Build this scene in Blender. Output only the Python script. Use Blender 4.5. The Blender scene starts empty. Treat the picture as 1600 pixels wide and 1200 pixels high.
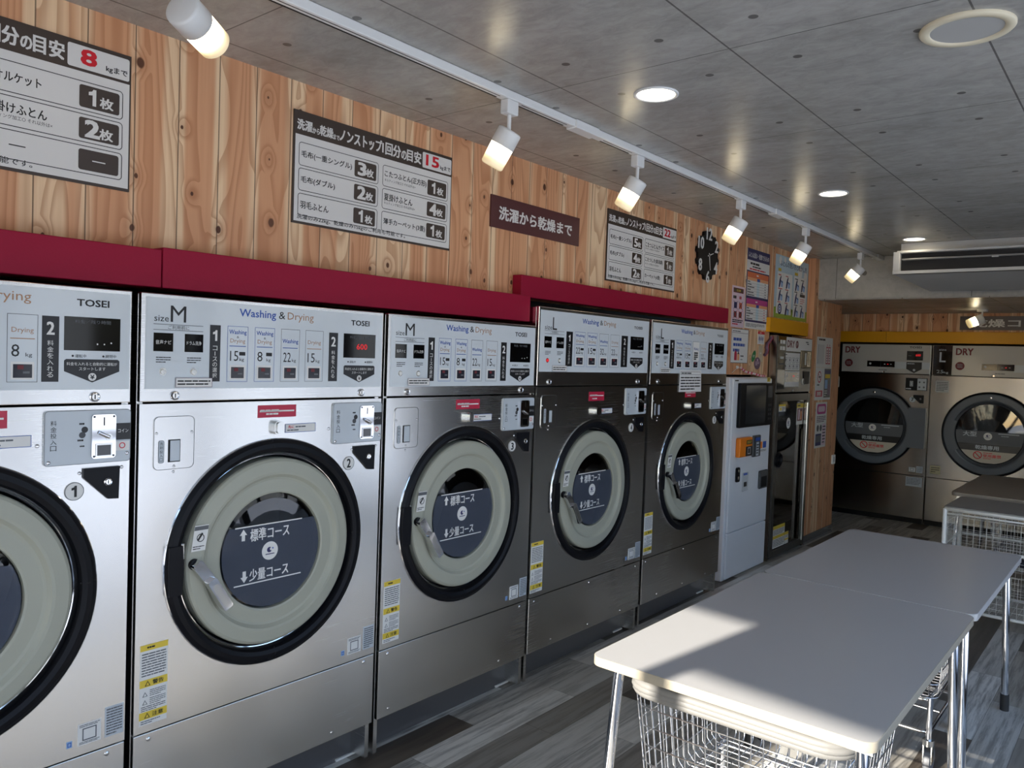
import bpy, bmesh, math, random
from mathutils import Vector, Matrix, Quaternion
SC = bpy.context.scene
COL = SC.collection
PI = math.pi
random.seed(7)

# ------------------------------------------------------------------ camera
cam_d = bpy.data.cameras.new('camera'); cam = bpy.data.objects.new('camera', cam_d); COL.objects.link(cam)
cam_d.sensor_fit = 'HORIZONTAL'; cam_d.sensor_width = 36.0
cam_d.lens = 36.0 * 1231.67 / 1600.0
cam_d.clip_start = 0.02; cam_d.clip_end = 200
RT = Vector((0.77259541, 0.63391408, 0.03534508)); UP = Vector((-0.04938994, 0.00450669, 0.9987694)); FW = Vector((-0.6329747, 0.77339035, -0.03479082))
m3 = Matrix((RT, UP, -FW)).transposed()
cam.matrix_world = Matrix.Translation((2.2137, 0.0, 1.5435)) @ m3.to_4x4()
SC.camera = cam

# ------------------------------------------------------------------ light, sky, exposure
SC.view_settings.view_transform = 'Standard'; SC.view_settings.look = 'None'
SC.view_settings.gamma = 1.0; SC.view_settings.use_curve_mapping = False
SC.view_settings.exposure = 1.9
SUN_DIR = Vector((0.134, 0.991, -0.381)).normalized()      # the way the sunlight travels
wd = bpy.data.worlds.new('sky'); SC.world = wd; wd.use_nodes = True
wn = wd.node_tree; wn.nodes.clear()
sky = wn.nodes.new('ShaderNodeTexSky'); sky.sky_type = 'NISHITA'; sky.sun_disc = False
sky.sun_elevation = math.radians(32); sky.sun_rotation = math.radians(188); sky.air_density = 1.0; sky.dust_density = 0.6
bg = wn.nodes.new('ShaderNodeBackground'); bg.inputs['Strength'].default_value = 0.17
wo = wn.nodes.new('ShaderNodeOutputWorld')
wn.links.new(sky.outputs[0], bg.inputs[0]); wn.links.new(bg.outputs[0], wo.inputs[0])
sl = bpy.data.lights.new('sun', 'SUN'); sl.energy = 4.2; sl.angle = math.radians(0.55); sl.color = (1.0, 0.95, 0.86)
so = bpy.data.objects.new('sun', sl); COL.objects.link(so); so.location = (0, -6, 5)
so.rotation_euler = SUN_DIR.to_track_quat('-Z', 'Y').to_euler()
LAMP_E = 5.0; DOWN_E = 2.6

# ------------------------------------------------------------------ materials
def lin(c):
    return tuple(((v / 255.0) / 12.92 if v / 255.0 <= 0.04045 else ((v / 255.0 + 0.055) / 1.055) ** 2.4) for v in c)
MATS = {}
class NT:
    def __init__(s, name):
        s.m = bpy.data.materials.new(name); s.m.use_nodes = True; s.t = s.m.node_tree; s.t.nodes.clear()
        s.out = s.t.nodes.new('ShaderNodeOutputMaterial'); s.b = s.t.nodes.new('ShaderNodeBsdfPrincipled')
        s.t.links.new(s.b.outputs[0], s.out.inputs[0])
    def node(s, k, **kw):
        n = s.t.nodes.new(k)
        for a, v in kw.items(): setattr(n, a, v)
        return n
    def put(s, sock, v):
        if hasattr(v, 'is_output'): s.t.links.new(v, sock)
        else: sock.default_value = v
    def math(s, op, a, b=None, c=None):
        n = s.node('ShaderNodeMath', operation=op); s.put(n.inputs[0], a)
        if b is not None: s.put(n.inputs[1], b)
        if c is not None: s.put(n.inputs[2], c)
        return n.outputs[0]
    def mix(s, f, a, b, mode='MIX'):
        n = s.node('ShaderNodeMix', data_type='RGBA', blend_type=mode); s.put(n.inputs[0], f)
        for i, v in ((6, a), (7, b)):
            s.put(n.inputs[i], v if hasattr(v, 'is_output') else (*v, 1.0) if len(v) == 3 else v)
        return n.outputs[2]
    def xyz(s):
        g = s.node('ShaderNodeNewGeometry'); x = s.node('ShaderNodeSeparateXYZ'); s.t.links.new(g.outputs['Position'], x.inputs[0]); return x.outputs
    def vec(s, x, y, z):
        n = s.node('ShaderNodeCombineXYZ')
        for i, v in enumerate((x, y, z)): s.put(n.inputs[i], v)
        return n.outputs[0]
    def noise(s, v, scale=1.0, detail=3.0, rough=0.55, dist=0.0):
        n = s.node('ShaderNodeTexNoise'); s.put(n.inputs['Vector'], v)
        n.inputs['Scale'].default_value = scale; n.inputs['Detail'].default_value = detail
        n.inputs['Roughness'].default_value = rough; n.inputs['Distortion'].default_value = dist
        return n.outputs[0]
    def white(s, v):
        n = s.node('ShaderNodeTexWhiteNoise', noise_dimensions='3D'); s.put(n.inputs['Vector'], v); return n.outputs[0]
    def ramp(s, f, stops, interp='LINEAR'):
        n = s.node('ShaderNodeValToRGB'); s.put(n.inputs[0], f); r = n.color_ramp; r.interpolation = interp
        while len(r.elements) < len(stops): r.elements.new(0.5)
        for e, (p, c) in zip(r.elements, stops): e.position = p; e.color = (*c, 1.0) if len(c) == 3 else c
        return n.outputs[0]
    def smooth(s, v, a, b):
        n = s.node('ShaderNodeMapRange', interpolation_type='SMOOTHSTEP'); s.put(n.inputs[0], v)
        n.inputs[1].default_value = a; n.inputs[2].default_value = b; return n.outputs[0]
    def set(s, **kw):
        for k, v in kw.items():
            k = {'color': 'Base Color', 'rough': 'Roughness', 'metal': 'Metallic', 'spec': 'Specular IOR Level', 'coat': 'Coat Weight', 'aniso': 'Anisotropic',
                 'emit': 'Emission Color', 'estr': 'Emission Strength', 'alpha': 'Alpha', 'trans': 'Transmission Weight', 'normal': 'Normal', 'tangent': 'Tangent', 'coatr': 'Coat Roughness'}[k]
            if not hasattr(v, 'is_output') and isinstance(v, tuple) and len(v) == 3 and k in ('Base Color', 'Emission Color'): v = (*v, 1.0)
            s.put(s.b.inputs[k], v)
        return s
    def bump(s, h, strength=0.2, dist=0.01):
        n = s.node('ShaderNodeBump'); n.inputs['Strength'].default_value = strength; n.inputs['Distance'].default_value = dist
        s.put(n.inputs['Height'], h); s.set(normal=n.outputs[0]); return s
def mat(name, c=(200, 200, 200), rough=0.5, metal=0.0, spec=0.5, coat=0.0, emit=None, estr=0.0):
    if name in MATS: return MATS[name]
    n = NT(name); n.set(color=lin(c), rough=rough, metal=metal, spec=spec, coat=coat)
    if emit: n.set(emit=lin(emit), estr=estr)
    MATS[name] = n.m; return n.m

def mk_steel(name, c, rough, aniso=0.75):
    n = NT(name); p = n.xyz()
    hor = n.math('ADD', p[0], p[1])
    v = n.vec(n.math('MULTIPLY', hor, 3.0), 0.0, n.math('MULTIPLY', p[2], 700.0))
    g = n.noise(v, 1.0, 3.0)
    v2 = n.vec(n.math('MULTIPLY', hor, 2.2), n.math('MULTIPLY', p[1], 1.0), n.math('MULTIPLY', p[2], 1.6))
    sm = n.noise(v2, 1.0, 2.0)
    n.set(color=n.mix(g, lin(tuple(int(x * 0.93) for x in c)), lin(c)), metal=1.0, aniso=aniso,
          rough=n.math('ADD', n.math('MULTIPLY', g, 0.06), n.math('ADD', rough - 0.05, n.math('MULTIPLY', sm, 0.06))), tangent=n.vec(0.0, 0.0, 1.0))
    n.bump(n.math('ADD', n.math('MULTIPLY', sm, 1.0), n.math('MULTIPLY', g, 0.0004)), 0.12, 0.02)
    MATS[name] = n.m; return n.m
STEEL = mk_steel('brushed_steel', (234, 232, 229), 0.25)
STEEL_DIM = mk_steel('brushed_steel_dim', (172, 167, 161), 0.22)  # same stainless, its colour darkened to stand for the dim back end

def mk_wood():
    n = NT('cedar_planks'); p = n.xyz()
    u = n.math('ADD', p[0], p[1]); W = 0.1345
    us = n.math('DIVIDE', n.math('SUBTRACT', u, 0.669), W)
    pid = n.math('FLOOR', us); fu = n.math('SUBTRACT', us, pid)
    rnd = n.white(n.vec(pid, 3.7, 1.0)); rnd2 = n.white(n.vec(pid, 9.1, 4.0))
    z = n.math('ADD', p[2], n.math('MULTIPLY', rnd, 17.0))
    # knots: one scattered point field, most cells kept empty
    kv = n.vec(u, n.math('MULTIPLY', p[2], 0.72), 0.0)
    vo = n.node('ShaderNodeTexVoronoi', feature='F1', voronoi_dimensions='2D'); n.put(vo.inputs['Vector'], kv); vo.inputs['Scale'].default_value = 7.0; vo.inputs['Randomness'].default_value = 1.0
    kd = vo.outputs['Distance']; sc_ = n.node('ShaderNodeSeparateColor'); n.put(sc_.inputs[0], vo.outputs['Color'])
    keep = n.math('GREATER_THAN', sc_.outputs[0], 0.42)
    size = n.math('ADD', 0.024, n.math('MULTIPLY', sc_.outputs[1], 0.06))
    wob = n.noise(n.vec(u, p[1], p[2]), 38.0, 2.0)
    kdw = n.math('ADD', kd, n.math('MULTIPLY', n.math('SUBTRACT', wob, 0.5), 0.03))
    knot = n.math('MULTIPLY', keep, n.math('SUBTRACT', 1.0, n.smooth(n.math('DIVIDE', kdw, size), 0.75, 1.15)))
    halo = n.math('MULTIPLY', keep, n.math('SUBTRACT', 1.0, n.smooth(kdw, 0.02, 0.30)))
    # growth rings: contour lines of a tall stretched field, bent round the knots
    fld = n.noise(n.vec(n.math('MULTIPLY', u, 6.5), n.math('MULTIPLY', rnd2, 30.0), n.math('MULTIPLY', z, 0.75)), 1.0, 1.5, 0.4)
    fld = n.math('ADD', fld, n.math('MULTIPLY', halo, 0.10))
    ring = n.math('FRACT', n.math('MULTIPLY', fld, 15.0))
    line = n.math('MULTIPLY', n.smooth(ring, 0.35, 0.97), n.math('SUBTRACT', 1.0, n.smooth(ring, 0.97, 1.0)))
    fib = n.noise(n.vec(n.math('MULTIPLY', u, 120.0), 0.0, n.math('MULTIPLY', z, 2.5)), 1.0, 3.0)
    heart = n.noise(n.vec(n.math('MULTIPLY', u, 9.0), n.math('MULTIPLY', rnd2, 50.0), n.math('MULTIPLY', z, 0.16)), 1.0, 1.0)
    edge = n.math('ABSOLUTE', n.math('SUBTRACT', fu, 0.5))
    hm = n.smooth(n.math('ADD', n.math('ADD', heart, n.math('MULTIPLY', n.math('SUBTRACT', rnd, 0.42), 0.30)), n.math('MULTIPLY', n.math('SUBTRACT', 0.3, edge), 0.55)), 0.42, 0.56)
    col = n.mix(hm, lin((246, 214, 172)), lin((220, 164, 122)))
    col = n.mix(n.math('MULTIPLY', line, 0.50), col, lin((170, 104, 62)))
    col = n.mix(n.math('MULTIPLY', n.math('SUBTRACT', fib, 0.3), 0.45), col, lin((190, 130, 84)))
    col = n.mix(n.math('MULTIPLY', halo, 0.30), col, lin((158, 98, 60)))
    col = n.mix(knot, col, lin((74, 42, 26)))
    col = n.mix(n.math('MULTIPLY', rnd2, 0.14), col, lin((204, 140, 100)))
    seam = n.math('MAXIMUM', n.math('LESS_THAN', fu, 0.014), n.math('GREATER_THAN', fu, 0.986))
    col = n.mix(n.math('MULTIPLY', seam, 0.75), col, lin((70, 42, 26)))
    n.set(color=col, rough=0.5, spec=0.35); n.bump(n.math('SUBTRACT', 1.0, seam), 0.35, 0.004)
    MATS['wood'] = n.m; return n.m
WOOD = mk_wood()

def mk_concrete(name, base, dark, joints, rough):
    n = NT(name); p = n.xyz()
    v = n.vec(p[0], n.math('MULTIPLY', p[1], 2.2), p[2])
    a = n.noise(v, 1.6, 5.0, 0.65); b = n.noise(n.vec(p[0], n.math('MULTIPLY', p[1], 1.7), p[2]), 14.0, 6.0, 0.7, 0.6)
    f = n.math('ADD', n.math('MULTIPLY', a, 0.55), n.math('MULTIPLY', b, 0.55))
    col = n.mix(n.smooth(f, 0.30, 0.78), lin(dark), lin(base))
    if joints == 'ceiling':
        ax, ay, px, py, x0, y0 = p[0], p[1], 0.617, 0.947, 0.566, 2.221
    else:
        ax, ay, px, py, x0, y0 = p[0], p[2], 1.02, 5.0, 0.045, -1.0
    fx = n.math('FRACT', n.math('DIVIDE', n.math('SUBTRACT', ax, x0 - 20 * px), px)); fy = n.math('FRACT', n.math('DIVIDE', n.math('SUBTRACT', ay, y0 - 20 * py), py))
    jx = n.math('GREATER_THAN', n.math('ABSOLUTE', n.math('SUBTRACT', fx, 0.5)), 0.5 - 0.0028 / px)
    jy = n.math('GREATER_THAN', n.math('ABSOLUTE', n.math('SUBTRACT', fy, 0.5)), 0.5 - 0.0020 / py)
    joint = n.math('MAXIMUM', jx, jy)
    if joints == 'ceiling':
        dx = n.math('SUBTRACT', n.math('ABSOLUTE', n.math('MULTIPLY', n.math('SUBTRACT', fx, 0.5), px)), 0.166)
        dy = n.math('SUBTRACT', n.math('ABSOLUTE', n.math('MULTIPLY', n.math('SUBTRACT', fy, 0.5), py)), 0.305); r = 0.0135
    else:
        dx = n.math('SUBTRACT', n.math('ABSOLUTE', n.math('MULTIPLY', n.math('SUBTRACT', fx, 0.5), px)), 0.285)
        dy = n.math('SUBTRACT', ay, 2.345); r = 0.02
    d = n.math('SQRT', n.math('ADD', n.math('MULTIPLY', dx, dx), n.math('MULTIPLY', dy, dy)))
    dot = n.math('SUBTRACT', 1.0, n.smooth(d, r * 0.9, r * 1.1))
    col = n.mix(n.math('MULTIPLY', joint, 0.72), col, lin((60, 57, 54)))
    col = n.mix(n.math('MULTIPLY', dot, 0.75), col, lin((66, 62, 58)))
    n.set(color=col, rough=rough, spec=0.4); n.bump(n.math('SUBTRACT', 1.0, joint), 0.3, 0.003)
    MATS[name] = n.m; return n.m
CEIL = mk_concrete('concrete_ceiling_board', (184, 181, 174), (146, 143, 137), 'ceiling', 0.27)
BEAMC = mk_concrete('concrete_beam_board', (192, 189, 181), (158, 155, 148), 'beam', 0.5)

def mk_floor():
    n = NT('vinyl_plank_floor'); p = n.xyz(); W = 0.146; L = 0.885
    ux = n.math('DIVIDE', n.math('ADD', p[0], 0.068 + 20 * W), W); pid = n.math('FLOOR', ux); fx = n.math('SUBTRACT', ux, pid)
    r0 = n.white(n.vec(pid, 2.0, 5.0))
    uy = n.math('ADD', n.math('DIVIDE', n.math('SUBTRACT', p[1], 2.437 - 20 * L), L), n.math('MULTIPLY', n.math('SUBTRACT', pid, 20.0), 0.407)); yid = n.math('FLOOR', uy); fy = n.math('SUBTRACT', uy, yid)
    r = n.white(n.vec(pid, yid, 9.0)); r2 = n.white(n.vec(pid, yid, 23.0))
    base = n.ramp(r, [(0.0, lin((86, 78, 70))), (0.22, lin((140, 134, 126))), (0.36, lin((190, 187, 180))), (0.68, lin((216, 213, 206))), (0.88, lin((166, 160, 150)))], 'CONSTANT')
    gy = n.math('ADD', p[1], n.math('MULTIPLY', r, 40.0))
    g = n.noise(n.vec(n.math('MULTIPLY', p[0], 38.0), n.math('MULTIPLY', gy, 2.4), r2), 1.0, 6.0, 0.72, 0.1)
    g2 = n.noise(n.vec(n.math('MULTIPLY', p[0], 9.0), n.math('MULTIPLY', gy, 1.4), r2), 1.0, 3.0)
    col = n.mix(n.math('MULTIPLY', n.smooth(g, 0.42, 0.66), n.math('ADD', 0.25, n.math('MULTIPLY', r2, 0.75))), base, n.mix(0.72, base, lin((46, 40, 35))))
    col = n.mix(n.math('MULTIPLY', n.smooth(g2, 0.45, 0.7), 0.5), col, n.mix(0.5, base, lin((150, 138, 118))))
    seam = n.math('MAXIMUM', n.math('GREATER_THAN', n.math('ABSOLUTE', n.math('SUBTRACT', fx, 0.5)), 0.492), n.math('GREATER_THAN', n.math('ABSOLUTE', n.math('SUBTRACT', fy, 0.5)), 0.4988))
    col = n.mix(n.math('MULTIPLY', seam, 0.6), col, lin((40, 36, 32)))
    n.set(color=col, rough=n.math('ADD', 0.32, n.math('MULTIPLY', g, 0.2)), spec=0.45); n.bump(g, 0.08, 0.004)
    MATS['floor'] = n.m; return n.m
FLOORM = mk_floor()

def mk_grain(name, c, rough, amt=0.02, sc=220.0, spec=0.4, bump=0.15):
    n = NT(name); p = n.xyz(); g = n.noise(n.vec(p[0], p[1], p[2]), sc, 2.0)
    n.set(color=n.mix(n.math('MULTIPLY', g, amt * 10), lin(c), lin(tuple(int(x * 0.85) for x in c))), rough=rough, spec=spec); n.bump(g, bump, 0.002)
    MATS[name] = n.m; return n.m
RED = mk_grain('red_leather_grain_panel', (152, 12, 50), 0.5, 0.03, 130.0, 0.25)
YEL = mk_grain('yellow_panel', (226, 160, 10), 0.45, 0.02, 130.0)
TABLE = mk_grain('table_laminate', (180, 178, 176), 0.28, 0.006, 300.0, 0.5, 0.02)
TEDGE = mk_grain('table_edge', (158, 149, 132), 0.4, 0.005)
TBROWN = mk_grain('table_laminate_brown', (140, 128, 114), 0.35, 0.01)
IVORY = mk_grain('greige_door_paint', (170, 170, 155), 0.38, 0.012, 400.0, 0.4, 0.05)
PLINTH = mk_grain('dark_plinth', (92, 91, 93), 0.12, 0.02, 60.0, 1.0, 0.0)
WALLP = mk_grain('pale_wall_paper', (170, 166, 160), 0.8, 0.01)
WALLD = mk_grain('dark_wall_panel', (78, 68, 60), 0.6, 0.02)
ASPH = mk_grain('outdoor_paving', (218, 221, 226), 0.9, 0.04, 6.0)

def lampglass():
    n = NT('frosted_lamp_glass'); tc = n.node('ShaderNodeTexCoord'); x = n.node('ShaderNodeSeparateXYZ'); n.t.links.new(tc.outputs['Object'], x.inputs[0])
    f = n.smooth(x.outputs[2], -0.126, -0.036)
    col = n.mix(f, lin((255, 224, 150)), lin((255, 240, 208)))
    n.set(color=lin((250, 240, 220)), rough=0.25, emit=col, estr=n.math('MULTIPLY', LAMP_E, n.math('ADD', 0.024, n.math('MULTIPLY', n.math('POWER', f, 1.7), 0.965))))
    MATS['lampglass'] = n.m; return n.m
LGLASS = lampglass()
def glass(name, tint, refl=1.45, extra=0.0):
    n = NT(name); n.t.nodes.remove(n.b)
    tr = n.node('ShaderNodeBsdfTransparent'); tr.inputs[0].default_value = (*tint, 1)
    gl = n.node('ShaderNodeBsdfGlossy'); gl.inputs['Roughness'].default_value = 0.03
    fr = n.node('ShaderNodeFresnel'); fr.inputs[0].default_value = refl
    ms = n.node('ShaderNodeMixShader'); n.t.links.new(n.math('ADD', fr.outputs[0], extra), ms.inputs[0])
    n.t.links.new(tr.outputs[0], ms.inputs[1]); n.t.links.new(gl.outputs[0], ms.inputs[2]); n.t.links.new(ms.outputs[0], n.out.inputs[0])
    MATS[name] = n.m; return n.m
DGLASS = glass('door_glass', (0.62, 0.66, 0.70), 1.5, 0.03)
SGLASS = glass('smoked_glass', (0.45, 0.47, 0.5), 1.5, 0.02)
def film(name, c, a):
    n = NT(name); n.set(color=lin(c), rough=0.5, alpha=a, spec=0.1); MATS[name] = n.m; return n.m
FILM = film('printed_film', (84, 90, 104), 0.72)
BLACK = mat('black_plastic', (8, 9, 16), 0.45, spec=0.25)
BLKM = mat('black_print', (24, 24, 27), 0.35)
GLOSSBLK = mat('display_black', (10, 10, 12), 0.06, spec=0.6)
GAP = mat('gap_black', (12, 12, 12), 0.7)
CHROME = mat('chrome', (222, 222, 224), 0.07, 1.0)
SATIN = mat('satin_chrome', (205, 204, 200), 0.2, 1.0)
WIRE = mat('chrome_wire', (210, 211, 214), 0.14, 1.0)
WHITE = mat('white_plastic', (232, 231, 227), 0.35)
WPAINT = mat('white_powder_coat', (226, 225, 220), 0.35)
KIOSKW = mat('kiosk_white', (226, 228, 232), 0.3)
PAPER = mat('paper_white', (228, 226, 222), 0.6)
BOARDW = mat('sign_white', (222, 219, 214), 0.45)
ACRYL = mat('control_panel_grey', (214, 220, 224), 0.08, spec=0.6)
COINP = mat('coin_plate_grey', (192, 199, 205), 0.14, spec=0.5)
SBROWN = mat('sign_dark_brown', (62, 50, 43), 0.4)
SMAROON = mat('sign_maroon', (84, 42, 44), 0.4)
SGREY = mat('sign_taupe', (92, 80, 74), 0.4)
INK = mat('ink', (22, 20, 20), 0.5)
INKB = mat('ink_blue', (44, 84, 168), 0.45)
INKO = mat('ink_tan', (176, 134, 100), 0.45)
INKG = mat('ink_grey', (96, 98, 102), 0.5)
INKR = mat('ink_red', (208, 22, 40), 0.45)
REDL = mat('red_label', (188, 34, 66), 0.4)
YLAB = mat('label_yellow', (226, 196, 66), 0.5)
LEDR = mat('led_red', (120, 10, 10), 0.3, emit=(255, 40, 50), estr=0.15)
LCD = mat('lcd_dark', (52, 52, 60), 0.08)
DRUM = mat('drum_steel', (120, 120, 122), 0.35, 0.9)
GREYR = mat('dryer_door_grey', (92, 98, 106), 0.4)
GREYD = mat('dryer_door_dark_grey', (58, 62, 68), 0.45)
BUMP = mat('grey_bumper', (118, 116, 112), 0.5)
RUBBER = mat('rubber', (40, 40, 42), 0.6)
RUBG = mat('caster_grey', (108, 108, 110), 0.6)
NAVY = mat('navy_print', (44, 42, 92), 0.5)
MAG = mat('magenta_print', (190, 62, 136), 0.5)
ORA = mat('orange_print', (222, 110, 62), 0.5)
PALEO = mat('pale_orange_print', (236, 168, 120), 0.5)
SKYB = mat('poster_sky', (186, 206, 216), 0.5)
GRN = mat('poster_grass', (150, 172, 60), 0.5)
PINKP = mat('pink_paper', (224, 200, 212), 0.5)
PALEB = mat('pale_blue_print', (150, 182, 220), 0.5)
MAUVE = mat('mauve_print', (112, 84, 104), 0.5)
GREEN = mat('green_print', (44, 128, 72), 0.5)
ORG = mat('orange_plastic', (240, 130, 24), 0.4)
DGREY = mat('dark_grey_plastic', (66, 68, 72), 0.4)
WINFR = mat('window_frame_metal', (70, 70, 72), 0.4, 0.6)
SPKW = mat('speaker_ring_beige', (226, 214, 184), 0.5)
SPKG = mat('speaker_grille', (176, 174, 168), 0.6)
DOWNG = mat('downlight_diffuser', (250, 246, 235), 0.4, emit=(255, 244, 222), estr=DOWN_E)
CREAM = mat('cream_rim', (218, 206, 184), 0.4)
DRYRED = mat('dark_red_print', (104, 22, 30), 0.45)

# ------------------------------------------------------------------ mesh builder
TXT = {}
def text_mesh(s, bold):
    k = (s, bold)
    if k in TXT: return TXT[k]
    cu = bpy.data.curves.new('tmp', 'FONT'); cu.body = s; cu.size = 1.0; cu.resolution_u = 2; cu.offset = bold
    o = bpy.data.objects.new('tmp', cu); COL.objects.link(o); bpy.context.view_layer.update()
    me = bpy.data.meshes.new_from_object(o.evaluated_get(bpy.context.evaluated_depsgraph_get()))
    v = [(a.co.x, a.co.y) for a in me.vertices]; f = [tuple(p.vertices) for p in me.polygons]
    bpy.data.objects.remove(o); bpy.data.curves.remove(cu); bpy.data.meshes.remove(me)
    xs = [a[0] for a in v] or [0, 1]; ys = [a[1] for a in v] or [0, 1]
    TXT[k] = (v, f, min(xs), max(xs), min(ys), max(ys)); return TXT[k]

def rrect(x0, z0, x1, z1, r, n=5):
    o = []; r = min(r, (x1 - x0) / 2.001, (z1 - z0) / 2.001)
    for cx, cz, a0 in ((x1 - r, z0 + r, -90), (x1 - r, z1 - r, 0), (x0 + r, z1 - r, 90), (x0 + r, z0 + r, 180)):
        for i in range(n + 1):
            a = math.radians(a0 + 90 * i / n); o.append((cx + r * math.cos(a), cz + r * math.sin(a)))
    return o
def ring(cx, cz, r, n=32, rz=None):
    return [(cx + r * math.cos(2 * PI * i / n), cz + (rz or r) * math.sin(2 * PI * i / n)) for i in range(n)]

class MB:
    """Collects shapes of ONE mesh. Local frame: x to the right, z up, the front faces -y."""
    def __init__(s, front=0.0): s.v = []; s.f = []; s.mi = []; s.sm = []; s.mats = []; s.front = front
    def m(s, mt):
        if mt not in s.mats: s.mats.append(mt)
        return s.mats.index(mt)
    def add(s, vs, fs, mt, smooth=False):
        b = len(s.v); s.v += [tuple(v) for v in vs]; k = s.m(mt)
        for f in fs: s.f.append(tuple(i + b for i in f)); s.mi.append(k); s.sm.append(smooth)
        return s
    def box(s, x0, x1, y0, y1, z0, z1, mt, bev=0.0, seg=2):
        bm = bmesh.new(); bmesh.ops.create_cube(bm, size=1.0)
        for v in bm.verts: v.co = Vector((x0 + (v.co.x + .5) * (x1 - x0), y0 + (v.co.y + .5) * (y1 - y0), z0 + (v.co.z + .5) * (z1 - z0)))
        if bev > 0: bmesh.ops.bevel(bm, geom=bm.edges[:], offset=bev, segments=seg, profile=0.5, affect='EDGES')
        bm.verts.index_update(); s.add([v.co[:] for v in bm.verts], [[v.index for v in f.verts] for f in bm.faces], mt, False); bm.free(); return s
    def prism(s, out, y0, y1, mt, smooth=False):
        """outline in x,z (counter-clockwise seen from the front) from y0 (front) to y1 (back)"""
        n = len(out); vs = [(x, y0, z) for x, z in out] + [(x, y1, z) for x, z in out]
        s.add(vs, [tuple(range(n)), tuple(range(2 * n - 1, n - 1, -1))], mt)
        b = len(s.v); s.add(vs, [(i, i + n, (i + 1) % n + n, (i + 1) % n) for i in range(n)], mt, smooth); return s
    def zprism(s, out, z0, z1, mt, bev=0.0, seg=3, edge=None):
        """outline in x,y lifted from z0 to z1, rounded top and bottom edges; the sides may take another material"""
        n = len(out); cx = sum(p[0] for p in out) / n; cy = sum(p[1] for p in out) / n; rows = []
        if bev > 0:
            st = [(bev * (1 - math.sin(a)), z0 + bev * (1 - math.cos(a))) for a in [PI / 2 * i / seg for i in range(seg + 1)]]
            st = st + [(i_, z1 - (z_ - z0)) for i_, z_ in reversed(st)]
        else: st = [(0, z0), (0, z1)]
        for ins, z in st:
            row = []
            for i in range(n):
                a = Vector(out[i - 1]); b = Vector(out[i]); c = Vector(out[(i + 1) % n])
                t = (c - a).normalized(); nn = Vector((-t.y, t.x)); row.append((b.x + nn.x * ins, b.y + nn.y * ins, z))
            rows.append(row)
        vs = [p for r in rows for p in r]; k = len(rows)
        s.add(vs, [tuple(range(n - 1, -1, -1)), tuple(range((k - 1) * n, k * n))], mt)
        s.add(vs, [(r * n + i, r * n + (i + 1) % n, (r + 1) * n + (i + 1) % n, (r + 1) * n + i) for r in range(k - 1) for i in range(n)], edge or mt, True); return s
    def cyl(s, p0, p1, r, mt, r1=None, n=16, caps=True):
        return s.tube([p0, p1], r, mt, n, r1=r1, caps=caps)
    def tube(s, pts, r, mt, n=8, closed=False, r1=None, caps=True):
        P = [Vector(p) for p in pts]; k = len(P); vs = []; prev = None
        for i, p in enumerate(P):
            if closed: t = (P[(i + 1) % k] - P[i - 1]).normalized()
            else:
                t = Vector((0, 0, 0))
                if i > 0: t += (p - P[i - 1]).normalized()
                if i < k - 1: t += (P[i + 1] - p).normalized()
                t.normalize()
            a = prev if prev is not None and abs(prev.dot(t)) < 0.98 else (Vector((0, 0, 1)) if abs(t.z) < 0.9 else Vector((1, 0, 0)))
            e1 = (a - t * a.dot(t)).normalized(); e2 = t.cross(e1); prev = e1
            rr = r if r1 is None else r + (r1 - r) * i / (k - 1)
            vs += [tuple(p + e1 * (rr * math.cos(2 * PI * j / n)) + e2 * (rr * math.sin(2 * PI * j / n))) for j in range(n)]
        fs = [(i * n + j, i * n + (j + 1) % n, ((i + 1) % k) * n + (j + 1) % n, ((i + 1) % k) * n + j) for i in range(k if closed else k - 1) for j in range(n)]
        s.add(vs, fs, mt, True)
        if caps and not closed: s.add(vs, [tuple(range(n - 1, -1, -1)), tuple(range((k - 1) * n, k * n))], mt)
        return s
    def lathe(s, prof, cx, cz, mt, n=64, mats=None, a0=0.0, a1=2 * PI):
        """profile of (radius, y) from the outside inwards, turned about the y axis through cx,cz"""
        full = abs(a1 - a0 - 2 * PI) < 1e-6; k = len(prof); vs = []; nn = n if full else n + 1
        for r, y in prof:
            for i in range(nn):
                a = a0 + (a1 - a0) * i / n; vs.append((cx + r * math.cos(a), y, cz + r * math.sin(a)))
        for q in range(k - 1):
            fs = [(q * nn + i, q * nn + (i + 1) % nn, (q + 1) * nn + (i + 1) % nn, (q + 1) * nn + i) for i in range(n)]
            b = mats[q] if mats else mt
            s.add([vs[j] for j in range(q * nn, (q + 2) * nn)], [tuple(i - q * nn for i in f) for f in fs], b, True)
        return s
    # ---- flat print on the front
    def pl(s, out, mt, layer=1):
        y = s.front - 0.0005 * layer
        return s.add([(x, y, z) for x, z in out], [tuple(range(len(out)))], mt)
    def rect(s, x0, z0, x1, z1, mt, layer=1, r=0.0):
        return s.pl(rrect(x0, z0, x1, z1, r) if r > 0 else [(x0, z0), (x1, z0), (x1, z1), (x0, z1)], mt, layer)
    def frame(s, x0, z0, x1, z1, w, mt, layer=1, r=0.0):
        y = s.front - 0.0005 * layer
        o = rrect(x0, z0, x1, z1, max(r, 0.0005)); i = rrect(x0 + w, z0 + w, x1 - w, z1 - w, max(r - w, 0.0004)); n = len(o)
        return s.add([(x, y, z) for x, z in o + i], [(k, (k + 1) % n, (k + 1) % n + n, k + n) for k in range(n)], mt)
    def disc(s, cx, cz, r, mt, layer=1, n=28, rz=None): return s.pl(ring(cx, cz, r, n, rz), mt, layer)
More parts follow.
